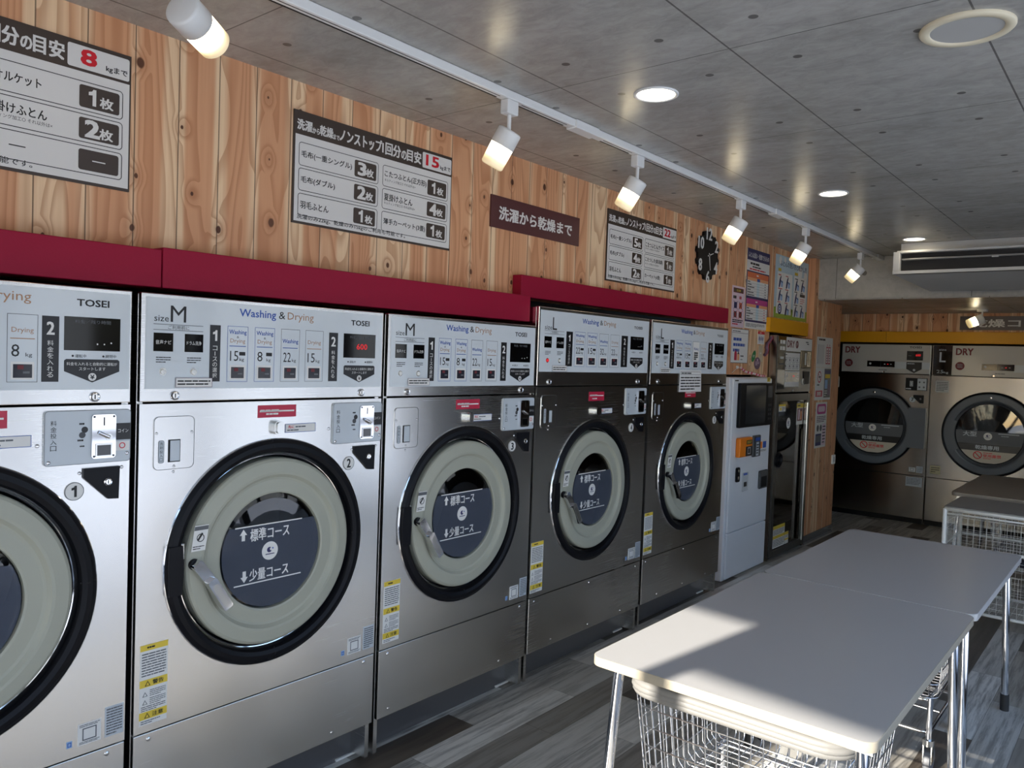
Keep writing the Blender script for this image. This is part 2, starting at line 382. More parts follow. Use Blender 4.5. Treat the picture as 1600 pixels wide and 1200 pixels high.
    def annulus(s, cx, cz, r0, r1, mt, layer=1, n=28):
        y = s.front - 0.0005 * layer; o = ring(cx, cz, r1, n) + ring(cx, cz, r0, n)
        return s.add([(x, y, z) for x, z in o], [(k, (k + 1) % n, (k + 1) % n + n, k + n) for k in range(n)], mt)
    def bar(s, x0, z0, x1, z1, w, mt, layer=1):
        d = Vector((x1 - x0, z1 - z0)).normalized(); q = Vector((-d.y, d.x)) * w / 2
        return s.pl([(x0 - q.x, z0 - q.y), (x1 - q.x, z1 - q.y), (x1 + q.x, z1 + q.y), (x0 + q.x, z0 + q.y)], mt, layer)
    def txt(s, t, x0, z0, x1, z1, mt, layer=2, bold=0.0):
        cjk = any(ord(ch) > 0x2e00 for ch in t)
        v, f, a, b, c, d = text_mesh(t, 0.0); y = s.front - 0.0005 * layer
        if t == '1' and bold:      # bold numeral one, with its flag
            m_ = (x0 + x1) / 2; h_ = z1 - z0; w_ = h_ * .46; k = [(.52, 0), (.98, 0), (.98, 1), (.62, 1), (.45, .87), (.02, .80), (.02, .60), (.52, .64)]
            return s.pl([(m_ + (px - .55) * w_, z0 + pz * h_) for px, pz in k], mt, layer)
        kx = (x1 - x0) / max(b - a, 1e-6); kz = (z1 - z0) / max(d - c, 1e-6)
        q = min(bold, .05) * min(kx, kz) * (1.1 if cjk else 1.0)
        for i, (ox, oz) in enumerate(((-q, -q * .6), (q, -q * .6), (q, q * .6), (-q, q * .6)) if q else ((0, 0),)):
            s.add([(x0 + (p[0] - a) * kx + ox, y - i * .00003, z0 + (p[1] - c) * kz + oz) for p in v], f, mt)
        return s
    def vtxt(s, t, xc, z1, z0, w, mt, layer=2, bold=0.0):
        h = (z1 - z0) / len(t)
        for i, ch in enumerate(t):
            hh = h * 0.82; zc = z1 - h * (i + 0.5); ww = w
            if ch == 'ー': s.rect(xc - w * 0.07, zc - hh * 0.45, xc + w * 0.07, zc + hh * 0.45, mt, layer)
            else: s.txt(ch, xc - ww / 2, zc - hh / 2, xc + ww / 2, zc + hh / 2, mt, layer, bold)
        return s
    def lines(s, x0, z0, x1, z1, n, mt, layer=2, fill=0.55, seed=1):
        """n rows of print too small to read in the photo"""
        rg = random.Random(seed * 31 + n); h = (z1 - z0) / n
        for i in range(n):
            z = z1 - h * (i + 0.5); x = x0; e = x1 if i < n - 1 else x0 + (x1 - x0) * rg.uniform(0.5, 0.95)
            while x < e:
                w = min((x1 - x0) * rg.uniform(0.08, 0.30), e - x); s.rect(x, z - h * fill / 2, x + w, z + h * fill / 2, mt, layer); x += w + (x1 - x0) * 0.02
        return s
    def arrow(s, cx, z0, z1, w, mt, layer=2):
        h = z1 - z0; a = abs(w) / 2; m = z0 + h * 0.5
        return s.pl([(cx - a * .45, z0), (cx + a * .45, z0), (cx + a * .45, m), (cx + a, m), (cx, z1), (cx - a, m), (cx - a * .45, m)] if h > 0 else
                    [(cx, z1), (cx + a, m), (cx + a * .45, m), (cx + a * .45, z0), (cx - a * .45, z0), (cx - a * .45, m), (cx - a, m)], mt, layer)
    def build(s, name, parent=None, loc=None, rot=None):
        me = bpy.data.meshes.new(name); me.from_pydata(s.v, [], s.f)
        for mt in s.mats: me.materials.append(mt)
        me.polygons.foreach_set('material_index', s.mi); me.polygons.foreach_set('use_smooth', s.sm); me.update()
        o = bpy.data.objects.new(name, me); COL.objects.link(o)
        if parent is not None: o.parent = parent
        if loc is not None: o.location = loc
        if rot is not None: o.rotation_euler = rot
        return o

ROT = {'E': PI / 2, 'S': 0.0}     # E: the front faces +x (things on the left wall); S: the front faces -y
def tag(o, label=None, cat=None, group=None, kind=None):
    if label: o['label'] = label
    if cat: o['category'] = cat
    if group: o['group'] = group
    if kind: o['kind'] = kind
    return o
def thing(name, label, cat, loc=(0, 0, 0), rz=0.0, group=None):
    o = bpy.data.objects.new(name, None); COL.objects.link(o); o.empty_display_size = 0.1
    o.location = loc; o.rotation_euler = (0, 0, rz); return tag(o, label, cat, group)
def struct(o): o['kind'] = 'structure'; return o

# ------------------------------------------------------------------ the setting
ZC = 2.478; XW = -0.16; XR = 3.0; YF = -2.4; YB = 8.85
b = MB(); b.box(-1.0, XR + 0.2, -2.4, 10.0, -0.08, 0.0, FLOORM); struct(b.build('floor'))
b = MB(); b.box(-1.0, XR + 0.2, -2.0, 6.98, ZC, ZC + 0.12, CEIL); struct(b.build('ceiling'))
# lower ceiling block over the dryer corner: pale board on its front, ceiling board below
b = MB(); b.box(-0.16, XR, 6.98, 9.95, 2.137, ZC + 0.15, BEAMC); b.box(-1.0, XR, 7.0, 9.95, 2.127, 2.137, CEIL); struct(b.build('trim_1'))
b = MB()
for y0, y1, z0, z1 in ((-2.0, 2.875, 1.712, ZC), (2.875, 4.955, 1.83, ZC), (4.955, 5.235, 0.0, ZC), (5.235, 6.02, 1.47, ZC), (6.02, 6.062, 0.0, ZC), (6.062, 6.90, 1.81, ZC), (-2.0, 0.10, 0.0, 1.70)):
    b.box(XW - 0.12, XW, y0, y1, z0, z1, WOOD)
b.box(XW - 0.12, -0.10, 6.885, 7.65, 0.0, 2.137, WOOD); b.box(XW - 0.12, -0.10, 6.885, 6.98, 2.137, ZC, WOOD)
struct(b.build('wall_left'))
b = MB(); b.box(-1.02, -0.92, -2.0, 9.95, 0.0, ZC, WALLD); b.box(-0.92, XW - 0.12, 7.55, 7.65, 0.0, 2.13, WALLD); struct(b.build('wall_service'))  # unseen, added to keep sky light out of the void behind the machines
b = MB(); b.box(-0.92, XR, YB, YB + 0.12, 1.83, 2.13, WOOD); b.box(-0.92, XR, 9.75, 9.85, 0, 2.13, WALLD); struct(b.build('wall_back'))
b = MB(); b.box(XR, XR + 0.15, 5.0, 9.95, 0.0, ZC, WALLD); struct(b.build('wall_right'))
b = MB(); b.box(-0.106, -0.094, 6.885, 7.656, 0.0, 0.075, PLINTH); struct(b.build('baseboard_left'))
# glazed right side: posts, sill and header between openings
b = MB()
for y in (-2.05, -1.1, 0.3, 1.7, 2.95, 4.2, 4.97): b.box(XR, XR + 0.09, y - 0.05, y + 0.05, 0.0, ZC, WINFR)
b.box(XR, XR + 0.09, -2.1, 5.0, 0.0, 0.09, WINFR); b.box(XR, XR + 0.09, -2.1, 5.0, 2.42, ZC, WINFR); b.box(XR + .02, XR + 0.07, -2.1, 5.0, 0.92, 0.97, WINFR)
struct(b.build('window_1'))
# unseen street front, openings shaped to lay sun patches on the table; set slightly askew to the machines
b = MB(); x1f = 0
for x0, x1, z0, z1 in ((-0.9, 0.40, 0, ZC), (0.665, 0.75, 0, ZC), (1.30, 3.2, 0, ZC)):
    b.box(x0, x1, -0.05, 0.05, z0, z1, WINFR)
b.box(0.40, 0.665, -0.03, 0.03, 2.405, ZC, WINFR); b.box(0.75, 1.30, -0.03, 0.03, 2.225, ZC, WINFR)
o = b.build('front_sun_openings'); struct(o); o.location = (0.0, -1.88, 0); o.rotation_euler = (0, 0, math.radians(-6.0))
b = MB(); b.box(-40, 60, -60, 60, -0.2, -0.1, ASPH); struct(b.build('ground_outside'))
b = MB(); b.box(17, 24, -14, 34, -.1, 5.2, WALLP); b.box(16.9, 17, -14, 34, 4.9, 5.5, WINFR)
for y in range(-12, 32, 5): b.box(16.95, 17.02, y, y + 2.4, .9, 2.6, GLOSSBLK)
struct(b.build('building_outside'))

# ------------------------------------------------------------------ washer-dryers
def hole_plate(b, x0, x1, z0, z1, cx, cz, r, y0, y1, mt, n=96):
    an = [2 * PI * i / n for i in range(n)]
    for px, pz in ((x0, z0), (x1, z0), (x1, z1), (x0, z1)): an.append(math.atan2(pz - cz, px - cx) % (2 * PI))
    an = sorted(set(round(a, 6) for a in an)); out = []; inn = []
    for a in an:
        c, s_ = math.cos(a), math.sin(a); t = 1e9
        if c > 1e-9: t = min(t, (x1 - cx) / c)
        if c < -1e-9: t = min(t, (x0 - cx) / c)
        if s_ > 1e-9: t = min(t, (z1 - cz) / s_)
        if s_ < -1e-9: t = min(t, (z0 - cz) / s_)
        out.append((cx + c * t, cz + s_ * t)); inn.append((cx + c * r, cz + s_ * r))
    k = len(an)
    b.add([(x, y0, z) for x, z in out + inn], [(i, (i + 1) % k, (i + 1) % k + k, i + k) for i in range(k)], mt)
    b.add([(x, y0, z) for x, z in out] + [(x, y1, z) for x, z in out], [(i, i + k, (i + 1) % k + k, (i + 1) % k) for i in range(k)], mt)

def tri_warn(b, x, z, h, mt=INK, layer=3):
    b.pl([(x - h * .55, z), (x + h * .55, z), (x, z + h)], mt, layer); b.pl([(x - h * .33, z + h * .12), (x + h * .33, z + h * .12), (x, z + h * .78)], YLAB if mt is INK else PAPER, layer + 1)

def screw(parent, x, z, r=0.0065, y=0.0, lab=None):
    b = MB(); b.lathe([(r, y), (r * .9, y - .002), (r * .5, y - .0032), (0.0001, y - .0035)], x, z, CHROME, 12); o = b.build('screw', parent); return o
def lock(parent, x, z, name='panel_lock', r=0.0135, y=0.0):
    b = MB(); b.lathe([(r, y), (r, y - .004), (r * .86, y - .006), (r * .6, y - .0045), (0.0001, y - .0045)], x, z, CHROME, 20)
    b.box(x - .0012, x + .0012, y - .0052, y - .004, z - r * .45, z + r * .45, GAP); return b.build(name, parent)

def door_logo(b, x, z, r, L):
    b.disc(x, z, r, PAPER, L, 28); b.disc(x - r * .08, z + r * .12, r * .30, NAVY, L + 1, 16); b.disc(x + r * .12, z + r * .18, r * .16, PAPER, L + 2, 12)
    b.disc(x + r * .34, z + r * .24, r * .10, INKB, L + 1, 10); b.rect(x - r * .55, z - r * .40, x + r * .55, z - r * .30, NAVY, L + 1)

SPEC = {
 'M': dict(w=0.90, top=1.6875, cb=1.3749, ls=0.418, bm=0.155, c=(0.447, 0.8836), k=1.0, acr=(0.016, 1.415, 0.892, 1.677),
   size=(0.04, 1.609, 0.083, 1.626), big=(0.088, 1.609, 0.135, 1.656), letter='M', ln=(0.038, 0.189, 1.600, 1.584), sq=((0.039, 1.523, 0.097, 1.576), (0.132, 1.523, 0.19, 1.576)),
   btn=(0.068, 0.161, 1.465), lab=(0.105, 1.419, 0.22, 1.447), b1=(0.211, 1.436, 0.246, 1.607), b2=(0.652, 1.436, 0.69, 1.604),
   cols=((0.269, 0.34), (0.364, 0.436), (0.46, 0.532), (0.555, 0.628)), cz=(1.435, 1.607), kg=('15', '8', '22', '15'), disp=(0.715, 1.519, 0.860, 1.604), arr=(0.718, 1.432, 0.859, 1.492),
   wd=(0.309, 1.631, 0.439, 1.662), tos=(0.747, 1.634, 0.829, 1.652), locks=(0.105, 0.80, 1.395), hatch=(0.044, 1.18, 0.167, 1.335), hw=(0.087, 1.201, 0.124, 1.267), ht=(0.058, 1.20, 0.075, 1.266),
   red=(0.381, 1.319, 0.525, 1.359), knob=(0.434, 1.264, 0.470, 1.307), wl=(0.484, 1.266, 0.605, 1.295), coin=(0.675, 1.216, 0.896, 1.360), mech=(0.790, 1.229, 0.853, 1.348),
   badge=(0.752, 1.144, 0.0245), key=((0.773, 1.203), (0.868, 1.203), (0.866, 1.113), (0.838, 1.115), (0.773, 1.178)), rate=((0.771, 0.445, 0.832, 0.505), (0.842, 0.445, 0.893, 0.530), (0.743, 0.449, 0.757, 0.467)),
   warn=(0.018, 0.442, 0.100, 0.677), scr=((0.047, 0.397), (0.849, 0.398), (0.06, 0.182), (0.712, 0.182))),
 'L': dict(w=1.0216, top=1.7797, cb=1.4092, ls=0.418, bm=0.155, c=(0.506, 0.878), k=0.992, acr=(0.013, 1.478, 1.012, 1.765),
   size=(0.048, 1.676, 0.105, 1.696), big=(0.109, 1.676, 0.143, 1.735), letter='L', ln=(0.048, 0.204, 1.670, 1.655), sq=((0.048, 1.591, 0.105, 1.644), (0.143, 1.591, 0.204, 1.643)),
   btn=(0.076, 0.173, 1.532), lab=(0.114, 1.480, 0.231, 1.509), b1=(0.222, 1.506, 0.276, 1.674), b2=(0.727, 1.508, 0.791, 1.675),
   cols=((0.294, 0.384), (0.402, 0.493), (0.511, 0.599), (0.618, 0.706)), cz=(1.505, 1.676), kg=('22', '15', '32', '22'), disp=(0.819, 1.604, 0.961, 1.675), arr=(0.821, 1.502, 0.956, 1.561),
   wd=(0.355, 1.711, 0.501, 1.743), tos=(0.852, 1.717, 0.939, 1.731), locks=(0.095, 0.909, 1.430), hatch=(0.040, 1.214, 0.163, 1.368), hw=(0.096, 1.237, 0.126, 1.298), ht=(0.060, 1.237, 0.078, 1.305),
   red=(0.437, 1.333, 0.578, 1.379), knob=(0.472, 1.261, 0.530, 1.301), wl=(0.546, 1.265, 0.661, 1.292), coin=(0.790, 1.250, 1.006, 1.395), mech=(0.910, 1.262, 0.972, 1.380),
   badge=(0.862, 1.179, 0.0245), key=((0.893, 1.233), (0.986, 1.233), (0.984, 1.150), (0.955, 1.152), (0.893, 1.205)), rate=((0.884, 0.443, 0.954, 0.505), (0.962, 0.441, 1.014, 0.529), (0.858, 0.447, 0.873, 0.466)),
   warn=(0.006, 0.441, 0.099, 0.679), scr=((0.042, 0.397), (0.506, 0.395), (0.972, 0.393), (0.187, 0.18), (0.508, 0.177), (0.827, 0.176)))}

SPEC['S'] = dict(SPEC['M'], letter='S', kg=('8', '5', '15', '8'), wd=(0.355, 1.633, 0.490, 1.664), cols=((0.303, 0.373), (0.398, 0.468), (0.494, 0.564), (0.589, 0.659)), b2=(0.668, 1.436, 0.709, 1.606),
   disp=(0.721, 1.519, 0.865, 1.608), arr=(0.722, 1.434, 0.864, 1.496), tos=(0.752, 1.637, 0.834, 1.655), red=(0.445, 1.320, 0.592, 1.364), wl=(0.525, 1.270, 0.647, 1.300))
def control_graphics(b, S, red_digits=True, covered=False):
    x0, z0, x1, z1 = S['acr']; b.rect(x0, z0, x1, z1, ACRYL, 1)
    b.txt('size', *S['size'], INK, 2); b.txt(S['letter'], *S['big'], INK, 2)
    a, e, t1, t2 = S['ln']; b.rect(a, t1, e, t1 + .0016, INKG, 2); b.rect(a, t2, e, t2 + .0016, INKG, 2)
    c = (a + e) / 2; b.txt('ご利用前に', c - .032, t2 + .003, c + .032, t1 - .001, INK, 2)
    for q, s_ in zip(S['sq'], ('音声ナビ', 'ドラム洗浄')):
        b.rect(*q, GLOSSBLK, 2); zc = (q[1] + q[3]) / 2; b.txt(s_, q[0] + .006, zc - .006, q[2] - .006, zc + .006, PAPER, 3)
        b.lines(q[0] + .008, q[1] - .034, q[2] - .006, q[1] - .014, 3, INK, 2, 0.4, 3)
    for i in (0, 1):
        b.annulus(S['btn'][i], S['btn'][2], .007, .011, SATIN, 2, 18); b.disc(S['btn'][i], S['btn'][2], .007, PAPER, 2, 16)
    for q, d, s_ in ((S['b1'], '1', 'コースの選択'), (S['b2'], '2', '料金を入れる')):
        b.rect(*q, BLKM, 2); xc = (q[0] + q[2]) / 2; h = q[3] - q[1]
        b.txt(d, xc - .0085, q[3] - h * .28, xc + .0085, q[3] - h * .09, PAPER, 3, 0.03); b.vtxt(s_, xc, q[3] - h * .36, q[1] + h * .06, .015, PAPER, 3)
    zb, zt = S['cz']; h = zt - zb
    for i, (p, q) in enumerate(S['cols']):
        b.frame(p, zb, q, zt, .0012, INKB if i < 2 else INKG, 2); w = q - p; l = p + w * .08; r = q - w * .08; m = (p + q) / 2
        if i < 2:
            b.txt('Washing', l, zt - h * .165, r, zt - h * .065, INKB, 2, 0.012); b.txt('&', m - .004, zt - h * .215, m + .004, zt - h * .175, INKG, 2); b.txt('Drying', l + w * .06, zt - h * .32, r - w * .06, zt - h * .225, INKO, 2)
        elif i == 2: b.txt('Washing', l, zt - h * .29, r, zt - h * .19, INKB, 2, 0.012)
        else: b.txt('Drying', l + w * .06, zt - h * .29, r - w * .06, zt - h * .195, INKO, 2)
        b.rect(p + w * .10, zt - h * .365, q - w * .10, zt - h * .352, INKO if i == 3 else INKB, 2)
        kg = S['kg'][i]; b.txt(kg, p + w * .14, zt - h * .625, p + w * (.54 if len(kg) == 2 else .40), zt - h * .445, INK, 2); b.txt('kg', p + w * .60, zt - h * .64, p + w * .82, zt - h * .565, INK, 2)
        if i < 2: b.rect(p + w * .58, zt - h * .525, q - w * .12, zt - h * .46, INK, 2)
        b.rect(p + w * .13, zb + h * .04, q - w * .11, zb + h * .30, PAPER, 2); b.rect(p + w * .20, zb + h * .065, q - w * .18, zb + h * .265, LCD, 3)
        b.rect(p + w * .34, zb + h * .19, p + w * .54, zb + h * .25, DRYRED, 4); b.rect(p + w * .52, zb + h * .13, p + w * .74, zb + h * .16, INKG, 4)
    x, z, X, Z = S['wd']; b.txt('Washing', x, z, X, Z, INKB, 2, 0.012); L = X - x
    b.txt('&', X + L * .085, z + (Z - z) * .24, X + L * .27, Z, INK, 2); b.txt('Drying', X + L * .34, z, X + L * 1.13, Z, INKO, 2)
    b.txt('TOSEI', *S['tos'], INK, 2, 0.03)
    x, z, X, Z = S['disp']; b.rect(x, z, X, Z, GLOSSBLK, 2); m = (x + X) / 2
    b.txt('料金／残り時間', m - .046, Z - .017, m + .046, Z - .007, INKG, 3)
    if red_digits: b.txt('600', m - .014, z + .030, m + .034, z + .050, LEDR, 3, 0.02)
    else:
        for i in range(3): b.disc(m + .012 + i * .018, z + .018 + (.004 if i == 2 else 0), .0022, PAPER, 3, 8)
    for i, s_ in ((0, '運転中'), (1, '開閉中')):
        xx = x + .022 + i * .078; b.disc(xx, z - .0145, .003, INK, 2, 10); b.txt(s_, xx + .006, z - .019, xx + .034, z - .010, INK, 2)
    x, z, X, Z = S['arr']; m = (x + X) / 2; d = Z - z
    b.pl([(x, z + d * .48), (m, z), (X, z + d * .48), (X, Z - .004), (X - .005, Z), (x + .005, Z), (x, Z - .004)], BLKM, 2)
    b.txt('料金を入れると自動的に運転が', x + .006, Z - .017, X - .006, Z - .008, PAPER, 3); b.txt('スタートします', m - .034, Z - .030, m + .034, Z - .021, PAPER, 3)
    b.disc(m, z + d * .24, .0105, PAPER, 3, 20); b.txt('¥', m - .0055, z + d * .24 - .006, m + .0055, z + d * .24 + .006, INK, 4, 0.02)
    if covered:
        p, q = S['cols'][2]; b.rect(p + .004, zb + h * .31, q - .002, zt - .004, PAPER, 5); b.txt('Washing', p + .012, zt - h * .34, q - .012, zt - h * .22, INKB, 6)
        b.lines(p + .018, zb + h * .33, q - .018, zb + h * .62, 4, INK, 6, 0.7, 5)

def make_washer(y0, kind, num, label, red_digits=True, covered=False):
    S = SPEC[kind]; w = S['w']; cx, cz = S['c']; k = S['k']
    t = thing('washer_dryer', label, 'washer dryer', (0.0, y0, 0.0), ROT['E'], 'washer dryers built into the wood wall')
    # carcass, open at the front
    b = MB(); z0, z1 = 0.02, S['top'] - .004
    b.box(.002, .02, .018, .74, z0, z1, STEEL); b.box(w - .02, w - .002, .018, .74, z0, z1, STEEL); b.box(.02, w - .02, .72, .74, z0, z1, GAP); b.box(.02, w - .02, .018, .74, z1 - .02, z1, GAP); b.box(.02, w - .02, .03, .72, S['cb'] - .06, S['cb'] - .04, GAP)
    b.box(.02, w - .02, .02, .05, S['bm'] - .01, S['bm'] + .01, GAP); b.box(.02, w - .02, .021, .04, S['ls'] - .012, S['ls'] + .012, GAP); b.build('cabinet', t)
    b = MB(); b.box(.006, w - .006, .10, .13, 0.0, S['bm'] - .012, PLINTH); b.box(.004, w - .004, .072, .13, S['bm'] - .03, S['bm'] - .004, BLACK, .004)
    b.box(w * .9, w * .9 + .09, .092, .101, 0.004, .012, PAPER); b.build('plinth', t)
    b = MB(); b.box(.003, w - .003, 0.0, .025, S['cb'] + .003, S['top'], STEEL, .0025)
    control_graphics(b, S, red_digits, covered)
    cp = b.build('control_panel', t)
    for xx in (S['btn'][0], S['btn'][1]):
        q = MB(); q.lathe([(.0072, -.001), (.0072, -.005), (.004, -.0065), (.0001, -.0068)], xx, S['btn'][2], LEDR if (num == '4' and xx == S['btn'][0]) else WHITE, 16); q.build('push_button', cp)
    q = MB(-.0035); x_, z_, X_, Z_ = S['lab']; q.rect(x_, z_, X_, Z_, PAPER, 1); q.frame(x_, z_, X_, Z_, .0012, MAUVE, 2); q.lines(x_ + .006, z_ + .005, X_ - .006, Z_ - .005, 2, INK, 2, 0.45, 2); q.build('paper_notice', cp)
    lock(cp, S['locks'][0], S['locks'][2]); lock(cp, S['locks'][1], S['locks'][2])
    b = MB(); hole_plate(b, .003, w - .003, S['ls'] + .002, S['cb'] - .003, cx, cz, .352 * k, 0.0, .022, STEEL); b.build('front_panel', t)
    b = MB(); b.box(.003, w - .003, 0.0, .022, S['bm'], S['ls'] - .002, STEEL, .002); b.build('service_panel', t)
    for x, z in S['scr']: screw(t, x, z)
    # porthole
    b = MB(); R = lambda r: r * k
    b.lathe([(R(.3672), 0.0), (R(.3672), -.0035), (R(.3650), -.005), (R(.362), -.005), (R(.352), -.013), (R(.338), -.016), (R(.326), -.011), (R(.320), .002), (R(.3165), .018), (R(.314), .019), (R(.311), .018), (R(.309), .03), (R(.302), .045)], cx, cz, BLACK, 96,
            [CHROME, CHROME, BLACK, BLACK, BLACK, BLACK, BLACK, BLACK, CHROME, CHROME, BLACK, BLACK])
    for a in (92, -88, 2):
        c, s_ = math.cos(math.radians(a)), math.sin(math.radians(a)); b.tube([(cx + c * R(.322), -.006, cz + s_ * R(.322)), (cx + c * R(.340), -.0155, cz + s_ * R(.340)), (cx + c * R(.361), -.0055, cz + s_ * R(.361))], .0022, GAP, 6)
    bz = b.build('door_bezel', t)
    q = MB(); q.prism([(cx - R(.355), cz - .078), (cx - R(.316), cz - .078), (cx - R(.312), cz), (cx - R(.316), cz + .068), (cx - R(.356), cz + .068), (cx - R(.360), cz)], -.0185, -.002, BLACK); q.build('hinge_block', bz)
    q = MB(); q.box(cx - R(.318), cx - R(.303), -.006, .02, cz + .022, cz + .072, SATIN, .003); q.build('latch_plate', bz)
    b = MB(); b.lathe([(R(.303), .04), (R(.303), -.002), (R(.300), -.008), (R(.292), -.013), (R(.258), -.017), (R(.250), -.016), (R(.240), -.006), (R(.232), -.004), (R(.195), -.006), (R(.189), -.004), (R(.187), .012)], cx, cz, IVORY, 96); dr = b.build('door', t)
    b = MB(); b.lathe([(R(.1875), .008), (R(.17), .0045), (R(.13), .002), (R(.08), .0005), (0.0003, 0.0)], cx, cz, DGLASS, 64); b.front = -.002
    top = cz + .0895; bot = cz - .0955; rr = R(.182)
    a1 = math.asin((top - cz) / rr); a0 = -PI / 2 + .02
    arc = [a0 + (a1 - a0) * i / 12 for i in range(13)]
    b.pl([(cx + rr * math.cos(a), cz + rr * math.sin(a)) for a in arc] + [(cx - rr * math.cos(a), cz + rr * math.sin(a)) for a in reversed(arc)], FILM, 0)
    b.rect(cx - .138, top - .002, cx + .112, top + .002, PAPER, 1); b.rect(cx - .138, bot - .002, cx + .112, bot + .002, PAPER, 1)
    b.arrow(cx - .108, cz + .046, cz + .083, .026, PAPER, 1); b.arrow(cx - .102, cz - .052, cz - .089, .026, PAPER, 1)
    b.txt('標準コース', cx - .083, cz + .040, cx + .062, cz + .080, PAPER, 1, 0.02); b.txt('少量コース', cx - .083, cz - .088, cx + .062, cz - .050, PAPER, 1, 0.02); door_logo(b, cx - .01, cz, .030, 1)
    b.build('door_glass', dr)
    b = MB(); b.lathe([(R(.20), .03), (R(.20), .06), (R(.30), .08), (R(.30), .40), (R(.06), .42), (0.0003, .42)], cx, cz, DRUM, 48); b.build('drum', t)
    # handle
    b = MB(); hx, hz = cx - .279, cz + .006
    b.lathe([(.017, -.012), (.017, -.026), (.012, -.028), (.0001, -.028)], hx, hz, BLACK, 20)
    def hb(xa, za, xb, zb, w_, y0_, y1_, mt):
        d = Vector((xb - xa, zb - za)); L_ = d.length; d.normalize(); n_ = Vector((-d.y, d.x)); o = rrect(-.004, -w_ / 2, L_ + .004, w_ / 2, .007, 4)
        out = [(xa + d.x * p + n_.x * q_, za + d.y * p + n_.y * q_) for p, q_ in o]; b.prism(out, y0_, y1_, mt)
    hb(hx - .004, hz + .006, hx + .040, hz - .053, .033, -.046, -.027, CHROME)
    hb(hx + .036, hz - .050, hx + .092, hz - .140, .031, -.060, -.036, CHROME)
    hb(hx + .046, hz - .066, hx + .086, hz - .130, .019, -.0605, -.05, SATIN); b.build('door_handle', dr)
    b = MB(-.018); b.pl([(cx - .291, cz + .045), (cx - .246, cz + .045), (cx - .235, cz + .122), (cx - .280, cz + .122)], PAPER, 1); b.pl([(cx - .282, cz + .107), (cx - .238, cz + .107), (cx - .236, cz + .119), (cx - .280, cz + .119)], INKG, 2)
    b.lines(cx - .286, cz + .049, cx - .25, cz + .062, 2, INK, 2, 0.4, 7); b.annulus(cx - .262, cz + .084, .010, .0125, INK, 2, 14); b.bar(cx - .270, cz + .078, cx - .256, cz + .098, .006, INK, 3); b.build('door_sticker', dr)
    # coin unit
    x, z, X, Z = S['coin']; b = MB(-.006); b.prism(rrect(x, z, X, Z, .010), -.006, 0.0, COINP); b.frame(x, z, X, Z, .0012, INKG, 1, .010)
    b.vtxt('料金投入口', x + .022, Z - .024, z + .038, .015, INK, 1)
    mx, mz, MX, MZ = S['mech']; b.lines(mx - .030, MZ - .028, mx - .006, MZ - .020, 1, INK, 1, .6); b.disc(mx - .016, MZ - .040, .0085, BLKM, 1, 16); b.disc(mx - .022, MZ - .054, .0085, DGREY, 1, 16); b.lines(mx - .034, MZ - .072, mx - .006, MZ - .064, 1, INK, 1, .6); b.lines(mx - .028, mz + .032, mx - .006, mz + .038, 1, INK, 1, .6)
    b.rect(MX + .001, MZ - .072, X - .001, MZ - .026, BLKM, 1); b.txt('コイン', MX + .008, MZ - .052, X - .007, MZ - .042, PAPER, 2); b.rect(MX + .003, MZ - .102, X - .004, MZ - .076, PAPER, 1); b.annulus(MX + .020, MZ - .088, .006, .0085, INKR, 2, 14)
    cb = b.build('coin_panel', t)
    b = MB(); b.prism(rrect(mx, mz, MX, MZ, .008), -.013, -.006, CHROME); b.front = -.013; mm = (mx + MX) / 2
    b.box(mm - .0015, mm + .0015, -.0136, -.013, MZ - .030, MZ - .008, GAP); b.box(mm - .018, mm + .018, -.0138, -.0131, mz + .008, mz + .036, GLOSSBLK); b.frame(mm - .022, mz + .004, mm + .022, mz + .040, .004, SATIN, 3)
    for xx, zz in ((mx + .006, mz + .006), (MX - .006, mz + .006), (mx + .006, MZ - .006), (MX - .006, MZ - .006)): b.disc(xx, zz, .003, DGREY, 1, 10)
    b.tube([(mm - .014, -.016, MZ - .048), (mm + .004, -.020, MZ - .058), (mm + .012, -.019, MZ - .062)], .005, CHROME, 8); b.disc(mm + .013, MZ - .062, .009, SATIN, 2, 14); b.build('coin_acceptor', cb)
    for xx, zz in ((x + .010, z + .010), (X - .010, z + .022), (x - .014, z + .055)): screw(cb if xx > x else t, xx, zz, .0055, -.006 if xx > x else 0.0)
    b = MB(); b.prism(list(reversed(S['key'])), -.007, 0.0, BLACK); kp = b.build('cash_box_cover', t)
    kx = sum(p[0] for p in S['key']) / 5 + .012; kz = sum(p[1] for p in S['key']) / 5; lock(kp, kx, kz, 'cover_lock', .011, -.007)
    screw(t, S['key'][0][0] - .008, S['key'][0][1] - .012, .005); screw(t, S['key'][1][0] + .007, S['key'][1][1] - .004, .005)
    bx, bz_, br = S['badge']; b = MB(); b.prism(ring(bx, bz_, br, 32), -.002, 0.0, PAPER); b.front = -.002; b.annulus(bx, bz_, br * .93, br, INKG, 1, 32); b.txt(num, bx - br * (.32 if num != '1' else .2), bz_ - br * .62, bx + br * (.32 if num != '1' else .2), bz_ + br * .62, INK, 1, 0.03); b.build('number_badge', t)
    # soap drawer plate on the left of the door
    x, z, X, Z = S['hatch']; b = MB(); b.front = -.003; b.prism(rrect(x, z, X, Z, .016), -.003, 0.0, STEEL); b.frame(x, z, X, Z, .0013, DGREY, 1, .016)
    hx0, hz0, hx1, hz1 = S['hw']; b.rect(hx0, hz0, hx1, hz1, GAP, 1); b.rect(hx0 + .006, hz0 + .003, hx1 - .002, hz1 - .003, COINP, 2); hx0, hz0, hx1, hz1 = S['ht']; b.rect(hx0, hz0, hx1, hz1, COINP, 1, .006); b.frame(hx0, hz0, hx1, hz1, .0012, INKG, 2, .006); b.vtxt('洗剤投入口', (hx0 + hx1) / 2, hz1 - .004, hz0 + .004, .010, INK, 2)
